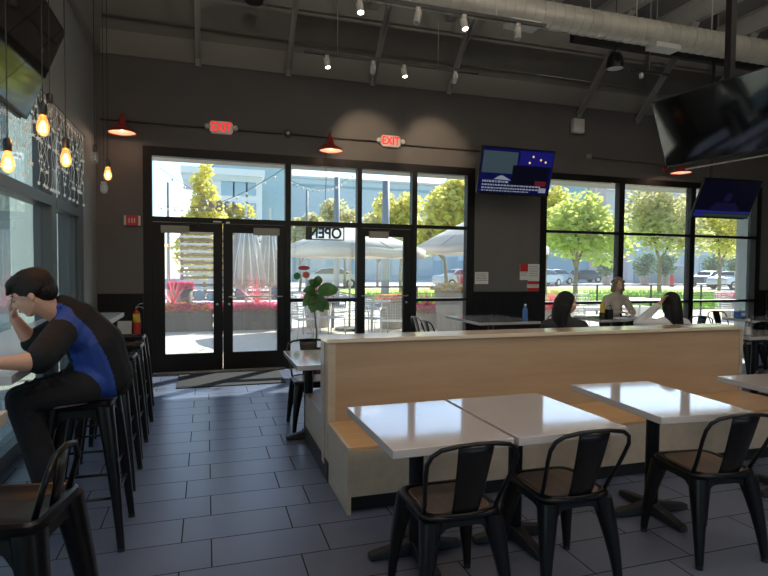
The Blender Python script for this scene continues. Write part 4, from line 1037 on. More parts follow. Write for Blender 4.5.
# blue panel: a strip of the cloth that runs from the shoulder seam down the side of the back
me = sh_o.data; me.materials.append(M_shirtb)
def poly2(pts): return [(L_(px, py, 3.12).x, L_(px, py, 3.12).z) for px, py in pts]
PA = poly2([(30, 306), (50, 301), (68, 308), (82, 320), (97, 338), (108, 357), (115, 378), (117, 396), (114, 414), (84, 412), (78, 390), (73, 368), (67, 345), (67, 329), (58, 316), (36, 318)])
def inside(x, z, pl):
    r_ = False; j = len(pl)-1
    for i in range(len(pl)):
        if (pl[i][1] > z) != (pl[j][1] > z) and x < (pl[j][0]-pl[i][0])*(z-pl[i][1])/(pl[j][1]-pl[i][1])+pl[i][0]: r_ = not r_
        j = i
    return r_
for f in me.polygons:
    c = f.center
    ar = elL - shL; ta = max(0, min(1, (c - shL).dot(ar)/ar.length_squared)); onarm = (c - (shL + ar*ta)).length < .096 and ta > .10 and c.y < -.10
    if inside(c.x, c.z, PA) and not onarm: f.material_index = 1
cl = MB(); cl.tube([neck0 + Vector((.055, 0, .035)), neck0 + Vector((.02, -.066, .02)), neck0 + Vector((-.045, -.05, -.022)), neck0 + Vector((-.07, 0, -.035)), neck0 + Vector((-.045, .05, -.022)), neck0 + Vector((.02, .066, .02))], .013, 8, closed=True); cl.out('collar', M_shirtb, man, smooth=True)

# ---- women beyond the bench
def woman(label, pos, face, lean, hairm, top, arms, scale=.96, long=True, seat=.40, name='person', hang=.30, headpitch=-.1, curls=False):
    """seated figure, pos = seat point on the floor, face = heading of the torso in XY"""
    t = thing(name, label, 'person', (pos[0], pos[1], 0)); s = scale
    fy_ = Vector((face[0], face[1], 0)).normalized(); rx = Vector((fy_.y, -fy_.x, 0)); Z = Vector((0, 0, 1))
    def Q(a, b_, c): return rx*a*s + fy_*b_*s + Z*(c)
    z0 = seat + .145*s
    pel = Q(0, 0, z0); wa = Q(0, lean*.3, z0+.16*s); ch = Q(0, lean*.8, z0+.34*s); uc = Q(0, lean, z0+.45*s); nk = Q(0, lean*1.15, z0+.53*s)
    hd = Vector(arms.get('head_dir', fy_)); hd = Vector((hd[0], hd[1], 0)).normalized(); hcx = nk + hd*.03*s + Z*.125*s + fy_*lean*.1
    shl, shr = Q(-.165, lean, z0+.42*s), Q(.165, lean, z0+.42*s)
    b = MB(); hdz = (hd + Z*headpitch).normalized(); c0, M3, P = head(b, hcx, hdz, Z - hd*headpitch, .94*s)
    b.cap(nk - Z*.03, hcx - Z*.04*s, .048*s, .045*s); b.cap(uc, nk, .065*s, .050*s); b.cap(pel, wa, .115*s, .095*s); b.cap(wa, ch, .095*s, .105*s); b.cap(ch, uc, .105*s, .07*s)
    sl = MB(); sl.cap(pel, wa, .135*s, .12*s); sl.cap(wa, ch, .12*s, .130*s); sl.cap(ch, uc, .128*s, .09*s); sl.cap(uc, nk - Z*.01, .085*s, .062*s)
    for sh, key, th in ((shl, 'L', 1), (shr, 'R', -1)):
        el, wr, hf, hu = [Vector(v) for v in arms[key]]
        el, wr = Q(*el), Q(*wr); hf = rx*hf.x + fy_*hf.y + Z*hf.z; hu = rx*hu.x + fy_*hu.y + Z*hu.z
        b.cap(uc, sh, .055*s, .045*s); b.cap(sh, el, .042*s, .034*s); b.cap(el, wr, .034*s, .022*s); hand(b, wr, hf, hu, .92*s, .35, th)
        sl.cap(uc, sh, .082*s, .066*s); sl.cap(sh, el, .066*s, .054*s); sl.cap(el, wr.lerp(el, .12), .054*s, .038*s); sl.cap(ch, sh, .11*s, .06*s)
    tr_ = MB()
    for q in (-1, 1):
        hp = Q(q*.085, 0, z0); kn = Q(q*.10, .43, z0+.02); an = Q(q*.10, .43, .09); b.cap(hp, kn, .07*s, .05*s); b.cap(kn, an, .048*s, .035*s)
        tr_.cap(pel, hp, .115*s, .10*s); tr_.cap(hp, kn, .098*s, .07*s); tr_.cap(kn, an, .068*s, .05*s)
        f_ = MB(); f_.cap(an - Z*.03, an - Z*.045 + fy_*.13, .036, .03); blob(f_, 'shoe', M_plk, t, .009, 2)
    blob(b, 'body', M_skin2, t, .008, 2); face_bits(t, c0, P, M3, .94*s)
    blob(sl, 'jacket', top, t, .010, 3); blob(tr_, 'trousers', M_trous, t, .011, 3)
    k = .94*s; h = MB(); h.ell(P(0, -.030 if long else -.040, .034 if long else .044), (.088*k, .098*k, .092*k), M3, 18, 12)
    for q in (-1, 1): h.cap(P(q*.070, .0, .03), P(q*.082, -.03, -.09), .030*k, .036*k)
    if long:
        h.cap(P(0, -.075, .0), P(0, -.085, -.12), .075*k, .078*k); h.cap(P(0, -.085, -.12), P(0, -.085, -.12-hang), .078*k, .05*k)
        for q in (-1, 1): h.cap(P(q*.065, -.05, -.05), P(q*.075, -.06, -.12-hang*.8), .045*k, .04*k)
    else:
        for j in range(34):
            a = random.uniform(.30*PI, 1.70*PI) + PI/2; zz = random.uniform(-.11, .08); r0 = .088
            h.ell(P(r0*math.cos(a), -.02+r0*1.05*math.sin(a), zz), random.uniform(.024, .036)*k, None, 8, 6)
    blob(h, 'hair', hairm, t, .009, 1)
    return t
woman('person with long straight dark hair and black jacket turned sideways behind the bench', (3.18, 4.41), (.5, .87), .02, M_hair, M_jacket,
      dict(L=((-.24, .10, .66), (-.12, .34, .80), (.3, 1, 0), (0, 0, 1)), R=((.26, .10, .66), (.12, .34, .80), (-.3, 1, 0), (0, 0, 1)), head_dir=(.93, -.25)), scale=.93, hang=.26)
woman('person with dark hair and white sweatshirt seen from behind, one hand raised to the head', (4.39, 4.34), (.05, 1), .03, M_hair, M_hoodie,
      dict(L=((-.33, .14, .93), (-.15, .05, 1.12), (.55, -.1, .75), (-.4, .6, .2)), R=((.24, .12, .68), (.14, .36, .80), (-.3, 1, 0), (0, 0, 1)), head_dir=(.1, 1)), scale=.92, hang=.18)
woman('person with curly blonde hair and beige jacket bent over papers under the window', (6.20, 7.42), (-.12, -1), .16, M_hairb, M_beige,
      dict(L=((-.26, .24, .78), (-.10, .42, .81), (.5, 1, -.1), (0, 0, 1)), R=((.27, .24, .78), (.10, .44, .81), (-.5, 1, -.1), (0, 0, 1)), head_dir=(-.28, -1)), scale=.96, long=False, seat=.45, headpitch=-.22)
# ---------------------------------------------------------------- outdoors
struct(box('ground_patio', M_conc, -12, 16, BW+.02, 17.5, -.12, -.005))
struct(box('ground_pavement', M_side, -60, 90, 17.5, 21.5, -.14, -.02))
struct(box('ground_road', M_road, -90, 160, 21.5, 150, -.2, -.05))
struct(box('ground_walkway', M_conc, -12, LW-.15, -12, BW+.02, -.14, -.02))
struct(box('ground_south', M_conc, LW-.15, 30, -30, SW-.2, -.14, -.02))
struct(box('exterior_canopy', M_soff, -1.6, 11.0, BW+T, 9.28, 3.07, 3.25))
struct(box('exterior_parapet', M_extg, -1.7, 11.0, BW+T, BW+T+.1, 3.25, 6.2))
# neighbouring side building
t = thing('side_building', 'grey green stucco building seen through the tinted side windows', 'building', (0, 0, 0))
MB().box(-7.5, -4.0, 13.8, 24, -.02, 8).out('wall', M_extg, t)
for y in (15.5, 18.5): MB().box(-4.02, -3.97, y, y+1.6, .8, 2.8).out('window', M_bldwd, t)
MB().box(-7.6, -3.9, 13.7, 24.1, 8, 8.3).out('parapet', M_soff, t)
t = thing('side_building', 'pale low building beyond the side walkway', 'building', (0, 0, 0))
MB().box(-30, -14, 4, 40, -.02, 5.0).out('wall', M_bldw, t); MB().box(-30.2, -13.8, 3.8, 40.2, 5.0, 5.4).out('roof', M_bldt, t)
for y in range(6, 38, 5): MB().box(-14.03, -13.97, y, y+2.4, .9, 2.8).out('window', M_bldwd, t)

# leaf crowns
def crown(mb, blobs, n, size, seed, flat=.0):
    rd = random.Random(seed); tot = sum(b_[3]**2 for b_ in blobs)
    for cx_, cy_, cz_, r_ in blobs:
        k = int(n*.62*r_*r_/tot)
        for _ in range(k):
            while True:
                v = Vector((rd.uniform(-1, 1), rd.uniform(-1, 1), rd.uniform(-1, 1)))
                if .05 < v.length < 1: break
            v = v.normalized()*(rd.random()**.45)*r_*(1+.25*noise.noise(v*2.2+Vector((cx_, cy_, cz_))))
            v.z *= (1-flat); c = Vector((cx_, cy_, cz_))+v
            q = Matrix.Rotation(rd.uniform(0, 6.28), 3, 'Z') @ Matrix.Rotation(rd.uniform(-1.3, 1.3), 3, 'X') @ Matrix.Rotation(rd.uniform(-1, 1), 3, 'Y')
            s_ = size*rd.uniform(.6, 1.3); a, b2 = q @ Vector((s_, 0, 0)), q @ Vector((0, s_*.6, 0))
            vs = [mb.bm.verts.new(p) for p in (c-a, c+b2, c+a, c-b2)]; mb.bm.faces.new(vs)
def branch(mb, p, d, L, r, depth, rd):
    q = p + d*L; mid = p + d*L*.5 + Vector((rd.uniform(-1, 1), rd.uniform(-1, 1), 0))*L*.06
    mb.tube([p, mid, q], [r, r*.85, r*.65], 7)
    if depth <= 0: return
    for k in range(3 if depth > 1 else 2):
        nd = (d + Vector((rd.uniform(-1, 1), rd.uniform(-1, 1), rd.uniform(-.1, .5)))*.75).normalized(); branch(mb, q, nd, L*.68, r*.6, depth-1, rd)
def tree(label, x, y, h_, tr, blobs, n, leafm, size=.16, seed=1, lean=(0, 0), depth=2):
    t = thing('tree', label, 'tree', (x, y, -.04), group=None); rd = random.Random(seed)
    m = MB(); branch(m, Vector((0, 0, 0)), Vector((lean[0], lean[1], 1)).normalized(), h_*.42, tr, depth, rd); m.out('trunk', M_bark, t, smooth=True)
    m = MB(); crown(m, blobs, n, size, seed); m.out('crown', leafm, t)
    return t
def at(px, py, y): return ony(px, py, y)
def tree_px(label, px, y, top_py, bot_py, wpx, n, leafm, size, seed, shape='round', depth=2):
    a = at(px, top_py, y); b_ = at(px, bot_py, y); wd = (at(px+wpx/2, 240, y)-at(px-wpx/2, 240, y)).x/2; ht = a.z-b_.z; zc = (a.z+b_.z)/2+.04
    rd = random.Random(seed); bl = []
    if shape == 'cone':
        for k in range(7): s_ = k/6; bl.append((rd.uniform(-.1, .1)*wd, rd.uniform(-.1, .1)*wd, b_.z+ht*(.1+.85*s_), wd*(1.0-.75*s_)))
    else:
        for k in range(9):
            an = rd.uniform(0, 6.28); q = rd.uniform(.25, .62); bl.append((wd*q*math.cos(an), wd*q*.8*math.sin(an), zc+ht*rd.uniform(-.26, .26), wd*rd.uniform(.38, .5)))
        bl.append((0, 0, zc, wd*.6))
    return tree(label, a.x, y, b_.z+ht*.6, max(.07, .03*wd+.05), bl, n, leafm, size, seed, depth=depth)
tree_px('slender yellow green tree seen above the double doors', 205, 30, 164, 262, 62, 5200, M_leafy, .17, 21, 'cone')
tree_px('low yellow tree in front of the pale building behind the double doors', 232, 33, 196, 262, 50, 2600, M_leafy, .17, 22)
tree_px('olive orange tree low behind the neon sign window', 300, 34, 203, 262, 46, 2600, M_leafo, .18, 23)
tree_px('olive tree in the middle window left of the single door', 345, 36, 190, 262, 52, 2800, M_leafo, .18, 24)
tree_px('tall yellow green tree above the single door', 402, 30, 177, 264, 62, 4600, M_leafy, .18, 25)
tree_px('broad yellow tree filling the window right of the single door', 446, 24, 166, 262, 74, 6200, M_leafy, .17, 26)
tree_px('olive tree low behind the single door', 378, 40, 205, 264, 46, 2200, M_leafo, .2, 27)
# right bank
tree_px('bright green tree with forked brown trunk behind the dark haired woman', 578, 21, 192, 262, 94, 7600, M_leafg, .15, 31, depth=3)
tree_px('tall yellow green tree in the left edge of the right windows', 548, 25, 178, 250, 44, 2600, M_leafy, .16, 32)
tree_px('large autumn tree filling the middle of the right windows', 662, 27, 184, 262, 84, 6400, M_leafo, .17, 33, depth=3)
tree_px('yellow green tree below the tilted television', 722, 30, 198, 268, 62, 4600, M_leafy, .18, 34, depth=3)
tree_px('round olive tree near the right window jamb', 745, 36, 215, 262, 50, 3000, M_leafg, .2, 35)
for k, (px, y, l) in enumerate(((645, 45, 'left of the white trunk'), (666, 45, 'behind the white trunk'), (714, 45, 'in the right pane'), (737, 45, 'near the window jamb'), (607, 46, 'beside the parked cars'))):
    p = at(px, 262, y); t = thing('round_shrub', 'small dark rounded shrub before the pale shopfront, '+l, 'shrub', (p.x, y, -.04), group='rounded shrubs across the car park')
    m = MB(); crown(m, [(0, 0, 2.0, 1.15), (.3, 0, 2.6, .7), (-.3, 0, 1.6, .8)], 900, .2, 60+k); m.out('foliage', M_leafd, t); MB().cyl((0, 0, 0), (0, 0, 1.9), .08).out('stem', M_bark, t); MB().lathe([(.35, 0), (.5, .8), (.42, .8)], (0, 0, 0), 16).out('tub', M_pot, t)

# buildings
def bld(name, label, cat='building'): return thing(name, label, cat, (0, 0, 0))
def px_box(px0, px1, zt, y, d, zb=-.05):
    return at(px0, 250, y).x, at(px1, 250, y).x, y, y+d, zb, zt
t = bld('street_building', 'pale building with white framed upper windows across the street behind the double doors')
Y_ = 44; x0, x1 = at(184, 250, Y_).x, at(262, 250, Y_).x; zt = at(200, 168, Y_).z
MB().box(x0+.6, x1, Y_, Y_+9, -.05, zt-.5).out('wall', M_bldw, t)
MB().box(x0-.2, x1+.15, Y_-.7, Y_+9, zt-.5, zt).out('cornice', M_bldw, t); MB().box(x0-.1, x1, Y_-.35, Y_, zt-.9, zt-.5).out('cornice_step', M_bldl, t)
for r0, r1 in ((200-7, 0),):
    for i, (a, b_) in enumerate(((196, 212), (221, 233), (234.5, 246), (247.5, 256))):
        for (u, v) in ((178, 196), (203, 226)):
            A, B_ = at(a, u, Y_), at(b_, v, Y_); o = MB().box(A.x-.12, B_.x+.12, Y_-.06, Y_+.02, B_.z-.12, A.z+.12).out('window', M_bldw, t); MB().box(A.x, B_.x, Y_-.09, Y_-.05, B_.z, A.z).out('pane', M_bldwin, o)
t = bld('street_building', 'teal grey corner building rising beside the white framed one')
x0, x1 = at(214, 250, 55).x, at(289, 250, 55).x; zt = at(250, 163, 52).z
MB().box(x0, x1, 53.2, 64, -.05, zt).out('wall', M_bldt, t); MB().box(x0-.2, x1+.2, 53.0, 64, zt, zt+.35).out('parapet', M_bldt, t)
t = bld('street_building', 'long pale blue building behind the neon sign window and single door')
Y_ = 64.4; x0, x1 = at(262, 250, Y_).x, at(519, 250, Y_).x; zt = at(350, 181, Y_).z
MB().box(x0, x1, Y_, Y_+14, -.05, zt).out('wall', M_bldl, t); MB().box(x0, x1+.1, Y_-.12, Y_, zt-.9, zt-.65).out('roof_band', M_bldt, t); MB().box(x0, x1+.1, Y_-.25, Y_+14, zt, zt+.25).out('parapet', M_bldc, t)
MB().box(x0, x1, Y_-.1, Y_, -.05, 2.4).out('base_course', M_bldt, t)
for i in range(9):
    a = x0+2+i*(x1-x0-3)/9; o = MB().box(a, a+2.2, Y_-.18, Y_-.08, .3, 2.9).out('window', M_bldt, t); MB().box(a+.12, a+2.08, Y_-.21, Y_-.17, .4, 2.8).out('pane', M_bldwin, o)
# right bank buildings
t = bld('street_building', 'teal and pink banded shop building in the left of the right windows')
Y_ = 62; A0, A1, A2 = at(542, 250, Y_).x, at(588, 250, Y_).x, at(603.3, 250, Y_).x; zt = at(600, 183, Y_).z
MB().box(A0, A1, Y_, Y_+10, -.05, zt+1).out('teal_wall', M_bldt, t); MB().box(A1, A2, Y_-.3, Y_+10, -.05, zt+1).out('pink_wall', M_bldp, t)
MB().box(A1+.6, A1+.9, Y_-.4, Y_-.3, 2, zt).out('pilaster', M_bldc, t)
t = bld('street_building', 'white shop building with pink entrance bay in the middle of the right windows')
B0, B1, B2, B3 = at(604, 250, Y_).x, at(626, 250, Y_).x, at(637, 250, Y_).x, at(800, 250, Y_).x; zt = at(640, 192, Y_).z
MB().box(B0, B3, Y_+.2, Y_+12, -.05, zt).out('wall', M_bldc, t); MB().box(B0, B3, Y_-.3, Y_+12, zt, zt+.6).out('parapet', M_bldw, t)
MB().box(B0+.3, B1, Y_-.4, Y_+.2, -.05, 6.2).out('pink_bay', M_bldp, t)
MB().box(B0, B3, Y_-.1, Y_+.2, 7.0, 7.5).out('roof_band', M_bldl, t)
for a, b_ in ((638, 645), (655, 668), (684, 695), (702, 712), (724, 735)):
    xa, xb = at(a, 250, Y_).x, at(b_, 250, Y_).x; o = MB().box(xa-.2, xb+.2, Y_-.0, Y_+.21, 0, 6.6).out('window', M_bldl, t); MB().box(xa, xb, Y_-.06, Y_+.0, .2, 3.6).out('pane', M_bldwin, o)

# poles
for px, y, top, r_, l in ((168, 22, 181, .06, 'thin dark street pole behind the left edge of the double doors'), (307, 26, 188, .07, 'thin dark street pole left of the neon sign cord'), (337, 20, 176, .12, 'thick grey street pole right of the neon sign cord'), (386, 20, 180, .16, 'thick grey post behind the single door')):
    p = at(px, top, y); t = thing('street_pole', l, 'pole', (p.x, y, -.05), group='poles along the street'); MB().cyl((0, 0, 0), (0, 0, p.z), r_, r_*.8).out('shaft', M_pole, t, smooth=True); MB().box(-r_*2, r_*2, -r_*2, r_*2, 0, .12).out('base', M_pole, t)

# cars
def car(label, px, y, paint, rz=0, L=4.5):
    p = at(px, 275, y); t = thing('parked_car', label, 'car', (p.x, y, -.05), rz, 'parked cars across the lot')
    prof = [(-L/2, .35), (-L/2, .75), (-L/2+.15, .92), (-L*.30, 1.0), (-L*.17, 1.38), (-.1, 1.47), (L*.18, 1.42), (L*.34, 1.0), (L/2-.1, .82), (L/2, .6), (L/2-.02, .32)]
    rings = []
    for yy, s_ in ((-.86, .90), (-.8, 1), (.8, 1), (.86, .90)):
        rings.append([Vector((x*(.985 if s_ < 1 else 1), yy if z < 1.02 else yy*.80, z)) for x, z in prof])
    m = MB(); m.loft(rings); m.out('car_body', paint, t, bevel=.04)
    for s_ in (-1, 1):
        g = [(-L*.285, 1.02), (-L*.165, 1.34), (-.1, 1.42), (L*.17, 1.37), (L*.31, 1.02)]
        m = MB(); m.loft([[Vector((x, s_*(.868 if z < 1.1 else .705)+o_, z)) for x, z in g] for o_ in (-.004*s_, .012*s_)]); m.out('side_window', M_carg, t)
        for x in (-L*.31, L*.31): w_ = MB().cyl((x, s_*.70, .33), (x, s_*.89, .33), .33, n=24).out('wheel', M_tyre, t); MB().cyl((x, s_*.885, .33), (x, s_*.90, .33), .2, n=20).out('wheel_rim', M_alu, w_)
    for x, a in ((-L*.235, 0), (L*.262, 0)):
        m = MB(); sg = 1 if x > 0 else -1; m.quad((x+sg*.16+.0, -.74, 1.03), (x+sg*.16, .74, 1.03), (x-sg*.08, .62, 1.37), (x-sg*.08, -.62, 1.37)); m.out('windscreen', M_carg, t, solid=.012)
    return t
car('silver blue parked car seen left of the forked tree', 553, 48, M_carb, .15)
car('dark blue parked car behind the forked tree trunk', 583, 54, M_card, -.1)
car('pale blue parked car nearest the left jamb of the right windows', 541, 42, M_carb, .4)
car('silver parked car near the right window jamb', 735, 34, M_cars, .1)
car('dark parked car left of the right window jamb', 712, 40, M_card, .1)
car('silver parked car seen low behind the window right of the single door', 462, 40, M_cars, .1)
car('dark parked car seen low behind the neon sign window', 330, 40, M_cars, -.1)
p0, p1 = at(636, 270, 50), at(690, 270, 50)
t = thing('low_street_wall', 'long low grey wall before the pale shopfront', 'low wall', (0, 0, 0)); MB().box(p0.x, p1.x, 50, 50.4, -.05, 1.9).out('wall_face', M_extg, t); MB().box(p0.x-.1, p1.x+.1, 49.9, 50.5, 1.9, 2.0).out('coping', M_bldl, t)
p = at(690, 280, 38); t = thing('fire_hydrant', 'yellow fire hydrant on the far pavement', 'hydrant', (p.x, 38, -.05)); MB().lathe([(.22, 0), (.2, .1), (.16, .15), (.16, .8), (.22, .85), (.18, 1.05), (.05, 1.15)], (0, 0, 0), 16).out('hydrant_body', M_yelf, t, smooth=True); MB().cyl((-.28, 0, .65), (.28, 0, .65), .08).out('hydrant_outlet', M_yelf, t)
p = at(672, 280, 40); t = thing('fire_hydrant', 'red capped post on the far pavement left of the hydrant', 'post', (p.x, 40, -.05)); MB().lathe([(.2, 0), (.18, .9), (.05, 1.1)], (0, 0, 0), 16).out('hydrant_body', M_redp, t, smooth=True); MB().cyl((-.26, 0, .6), (.26, 0, .6), .07).out('hydrant_outlet', M_redp, t)

# lawn strip behind the railing
lx0, lx1 = 7.5, 34
o = MB().box(lx0, lx1, 16.6, 36, -.03, .04).out('lawn', M_grass); struct(o)
m = MB(); rd = random.Random(4)
for _ in range(9000):
    x, y = rd.uniform(lx0, lx1-6), 16.6+rd.random()**1.6*12; hh = rd.uniform(.12, .30); a = rd.uniform(0, 6.28); w_ = .03; dx, dy = w_*math.cos(a), w_*math.sin(a)
    vs = [m.bm.verts.new(q) for q in ((x-dx, y-dy, .035), (x+dx, y+dy, .035), (x+rd.uniform(-.06, .06), y+rd.uniform(-.06, .06), hh))]; m.bm.faces.new(vs)
o = m.out('lawn_grass', M_grass); tag(o, 'bright green grass blades on the lawn beyond the railing', 'grass', kind='stuff')
# railing
def railing(label, x0, x1, y, bars, top=1.0, step=1.9, lean=0):
    t = thing('railing', label, 'railing', (0, 0, 0)); n = max(1, int(round((x1-x0)/step)))
    MB().box(x0, x1, y-.025, y+.025, top-.04, top).out('top_rail', M_frame, t)
    for i in range(n+1): x = x0+(x1-x0)*i/n; MB().box(x-.025, x+.025, y-.02, y+.02, -.005, top-.04).out('post', M_frame, t)
    for i in range(bars): z = .10+i*(top-.2)/bars; MB().cyl((x0, y, z), (x1, y, z), .006, n=6).out('rail_wire', M_frame, t)
railing('black horizontal wire railing behind the right windows', 7.3, 17.5, 14.2, 9)
railing('black wire railing behind the single door and parasols', 2.9, 7.2, 13.1, 9)

# ---------------------------------------------------------------- patio planters, plants and furniture
def flowers(t, x0, x1, y0, y1, z, mats_, n, seed, h_=.22, name='flower'):
    rd = random.Random(seed)
    m = MB(); crown(m, [(x0+(x1-x0)*(i+.5)/6, (y0+y1)/2, z+h_*.3, (x1-x0)/10) for i in range(6)], n, .045, seed, .35); m.out('foliage', M_leafg, t)
    for mt in mats_:
        m = MB()
        for _ in range(n//2):
            c = Vector((rd.uniform(x0, x1), rd.uniform(y0, y1), z+rd.uniform(.05, h_))); s_ = rd.uniform(.035, .06)
            for k in range(5):
                a = k*2*PI/5; u = Vector((math.cos(a), math.sin(a)*.6, .35+rd.uniform(-.2, .2))); v = Vector((-math.sin(a), math.cos(a)*.6, 0))*.5
                vs = [m.bm.verts.new(q) for q in (c, c+(u+v)*s_, c+u*s_*1.4, c+(u-v)*s_)]; m.bm.faces.new(vs)
        m.out(name, mt, t)
def spiky(label, x, y, z, L, n, seed, m_=M_pinkl, par=None):
    t = thing('spiky_cordyline', label, 'plant', (x, y, z), group='pink spiky plants on the patio'); rd = random.Random(seed); m = MB()
    for _ in range(n):
        a = rd.uniform(0, 6.28); el = rd.uniform(.15, 1.45); l_ = L*rd.uniform(.7, 1.1); w_ = .012*rd.uniform(.8, 1.4)
        d = Vector((math.cos(a)*math.cos(el), math.sin(a)*math.cos(el), math.sin(el))); s_ = Vector((-math.sin(a), math.cos(a), 0))*w_
        pr = None
        for k in range(5):
            q = k/4; c = d*l_*q - Vector((0, 0, .22*l_*q*q*math.cos(el))); ww = s_*(1-q*.92)*(.6+.8*q if q < .5 else 1)
            cur = (m.bm.verts.new(c-ww), m.bm.verts.new(c+ww))
            if pr: m.bm.faces.new((pr[0], pr[1], cur[1], cur[0]))
            pr = cur
    m.out('leaf_blades', m_, t); MB().lathe([(.03, -.1), (.035, 0), (.02, .06)], (0, 0, 0), 10).out('base_stem', M_bark, t)
def trough(label, x0, x1, y0, y1, h_, fl, seed):
    t = thing('planter_box', label, 'planter', ((x0+x1)/2, (y0+y1)/2, 0)); w_, d_ = (x1-x0)/2, (y1-y0)/2
    m = MB(); m.box(-w_, w_, -d_, -d_+.03, 0, h_); m.box(-w_, w_, d_-.03, d_, 0, h_); m.box(-w_, -w_+.03, -d_, d_, 0, h_); m.box(w_-.03, w_, -d_, d_, 0, h_); m.out('trough', M_plant, t)
    MB().box(-w_+.03, w_-.03, -d_+.03, d_-.03, .05, h_-.04).out('soil', M_soil, t); flowers(t, -w_, w_, -d_-.05, d_, h_-.05, fl, 900, seed)
trough('grey trough of pink and yellow flowers behind the left glass door', -1.25, .13, 13.05, 13.50, .43, [M_rose, M_magenta, M_yelf], 41)
trough('grey trough packed with magenta flowers behind the right glass door', .33, 1.72, 13.05, 13.50, .43, [M_magenta, M_rose], 42)
p = at(173, 312, 13.3); spiky('pink spiky plant in the trough behind the left glass door', p.x, 13.3, .58, .85, 70, 1)
p = at(256, 312, 13.3); spiky('pink spiky plant in the trough behind the right glass door', p.x, 13.3, .58, .85, 70, 2)
def pot(label, px, y, r_, h_, fl, seed, dark=False):
    p = at(px, 300, y); t = thing('round_planter', label, 'planter', (p.x, y, 0), group='tall round patio planters')
    MB().lathe([(r_*.78, 0), (r_*.8, .02), (r_, h_), (r_*.93, h_), (r_*.9, h_-.05)], (0, 0, 0), 28).out('pot', M_plant if dark else M_pot, t, smooth=True); MB().lathe([(.001, h_-.07), (r_*.93, h_-.06), (.001, h_-.05)], (0, 0, 0), 20).out('soil', M_soil, t); flowers(t, -r_, r_, -r_, r_, h_-.05, fl, 500, seed, .22)
    return p
pot('tall taupe round planter with pale flowers right of the single door', 452, 11.6, .40, .92, [M_yelf, M_bldw], 51)
p = at(461, 285, 11.7); spiky('large pink spiky plant in the tall taupe planter', p.x, 11.6, .93, .75, 110, 3)
p = at(428, 300, 12.3); pot('low round planter with a pink spiky plant left of the tall taupe planter', 428, 12.3, .3, .40, [M_magenta, M_rose], 52); spiky('pink spiky plant left of the tall taupe planter', p.x, 12.3, .42, .70, 100, 4)
p = at(320, 300, 13.4); pot('round planter with pink flowers behind the round window stickers', 318, 13.4, .35, .6, [M_rose, M_magenta], 53); spiky('pink spiky plant behind the round window stickers', p.x, 13.4, .62, .7, 90, 5)
p = at(397, 300, 12.6); pot('grey round planter with flowers behind the glass of the single door', 392, 12.7, .32, .62, [M_rose, M_yelf], 54)
p = at(551, 300, 11.8); pot('round planter with a pink spiky plant at the left edge of the right windows', 551, 11.8, .3, .45, [M_rose], 55); spiky('pink spiky plant at the left edge of the right windows', p.x, 11.8, .5, .62, 90, 6)
p = at(736, 300, 12.6); pot('planter of rose red flowers at the right edge of the right windows', 736, 12.6, .42, .62, [M_rose, M_magenta], 56)
# slatted screen with daybed and cushions
Y_ = 17.0; x0, x1 = at(180, 250, Y_).x, at(284, 250, Y_).x
t = thing('slatted_screen', 'white horizontal slat privacy screen behind the double doors', 'screen', (0, 0, 0))
for k in range(20):
    z = .45+k*.107; MB().box(x0, x1, Y_-.02, Y_+.02, z, z+.068).out('slat', M_slat if k % 2 else M_slatw, t)
for x in (x0+.05, x0+1.1, x0+2.2, x1-.05): MB().box(x-.04, x+.04, Y_+.02, Y_+.09, 0, 2.62).out('post', M_slatw, t)
t = thing('patio_daybed', 'whitewashed wooden daybed in front of the slatted screen', 'daybed', (0, 0, 0))
MB().box(x0-.6, x1, 15.6, 16.7, .30, .42).out('seat', M_sofa, t)
for x in (x0-.5, x0+1, x0+2.2, x1-.1):
    for y in (15.65, 16.65): MB().box(x-.05, x+.05, y-.04, y+.04, 0, .30).out('leg', M_sofa, t)
MB().box(x0-.6, x1, 15.55, 15.6, .16, .28).out('front_rail', M_sofa, t)
for px, m_, l, w_ in ((186, M_cush, 'dark slate cushion leaning at the left of the daybed', .24), (199.5, M_cushl, 'pale blue cushion next to the dark slate cushion', .19), (211, M_cushl, 'small pale blue cushion at the right of the pair', .15), (242, M_cush, 'dark slate cushion behind the folded parasol', .24), (276, M_cush, 'dark slate cushion at the right end of the daybed', .24)):
    p = at(px, 285, 16.3); t = thing('cushion', l, 'cushion', (p.x, 16.35, .44+w_*1.02), rot=(R(-14), random.uniform(-.2, .2), 0), group='cushions on the daybed'); o = MB().box(-w_, w_, -.07, .07, -w_, w_).out('cushion_cover', m_, t, smooth=True, sub=3)
# two tall pots behind
for px, l in ((176, 'taupe pot with pink flowers beside the dark cushion'), (186, 'tall dark pot with pink flowers at the left of the daybed')):
    pot(l, px, 15.2, .17, .85, [M_rose, M_magenta], 60+px, 'dark pot' in l)
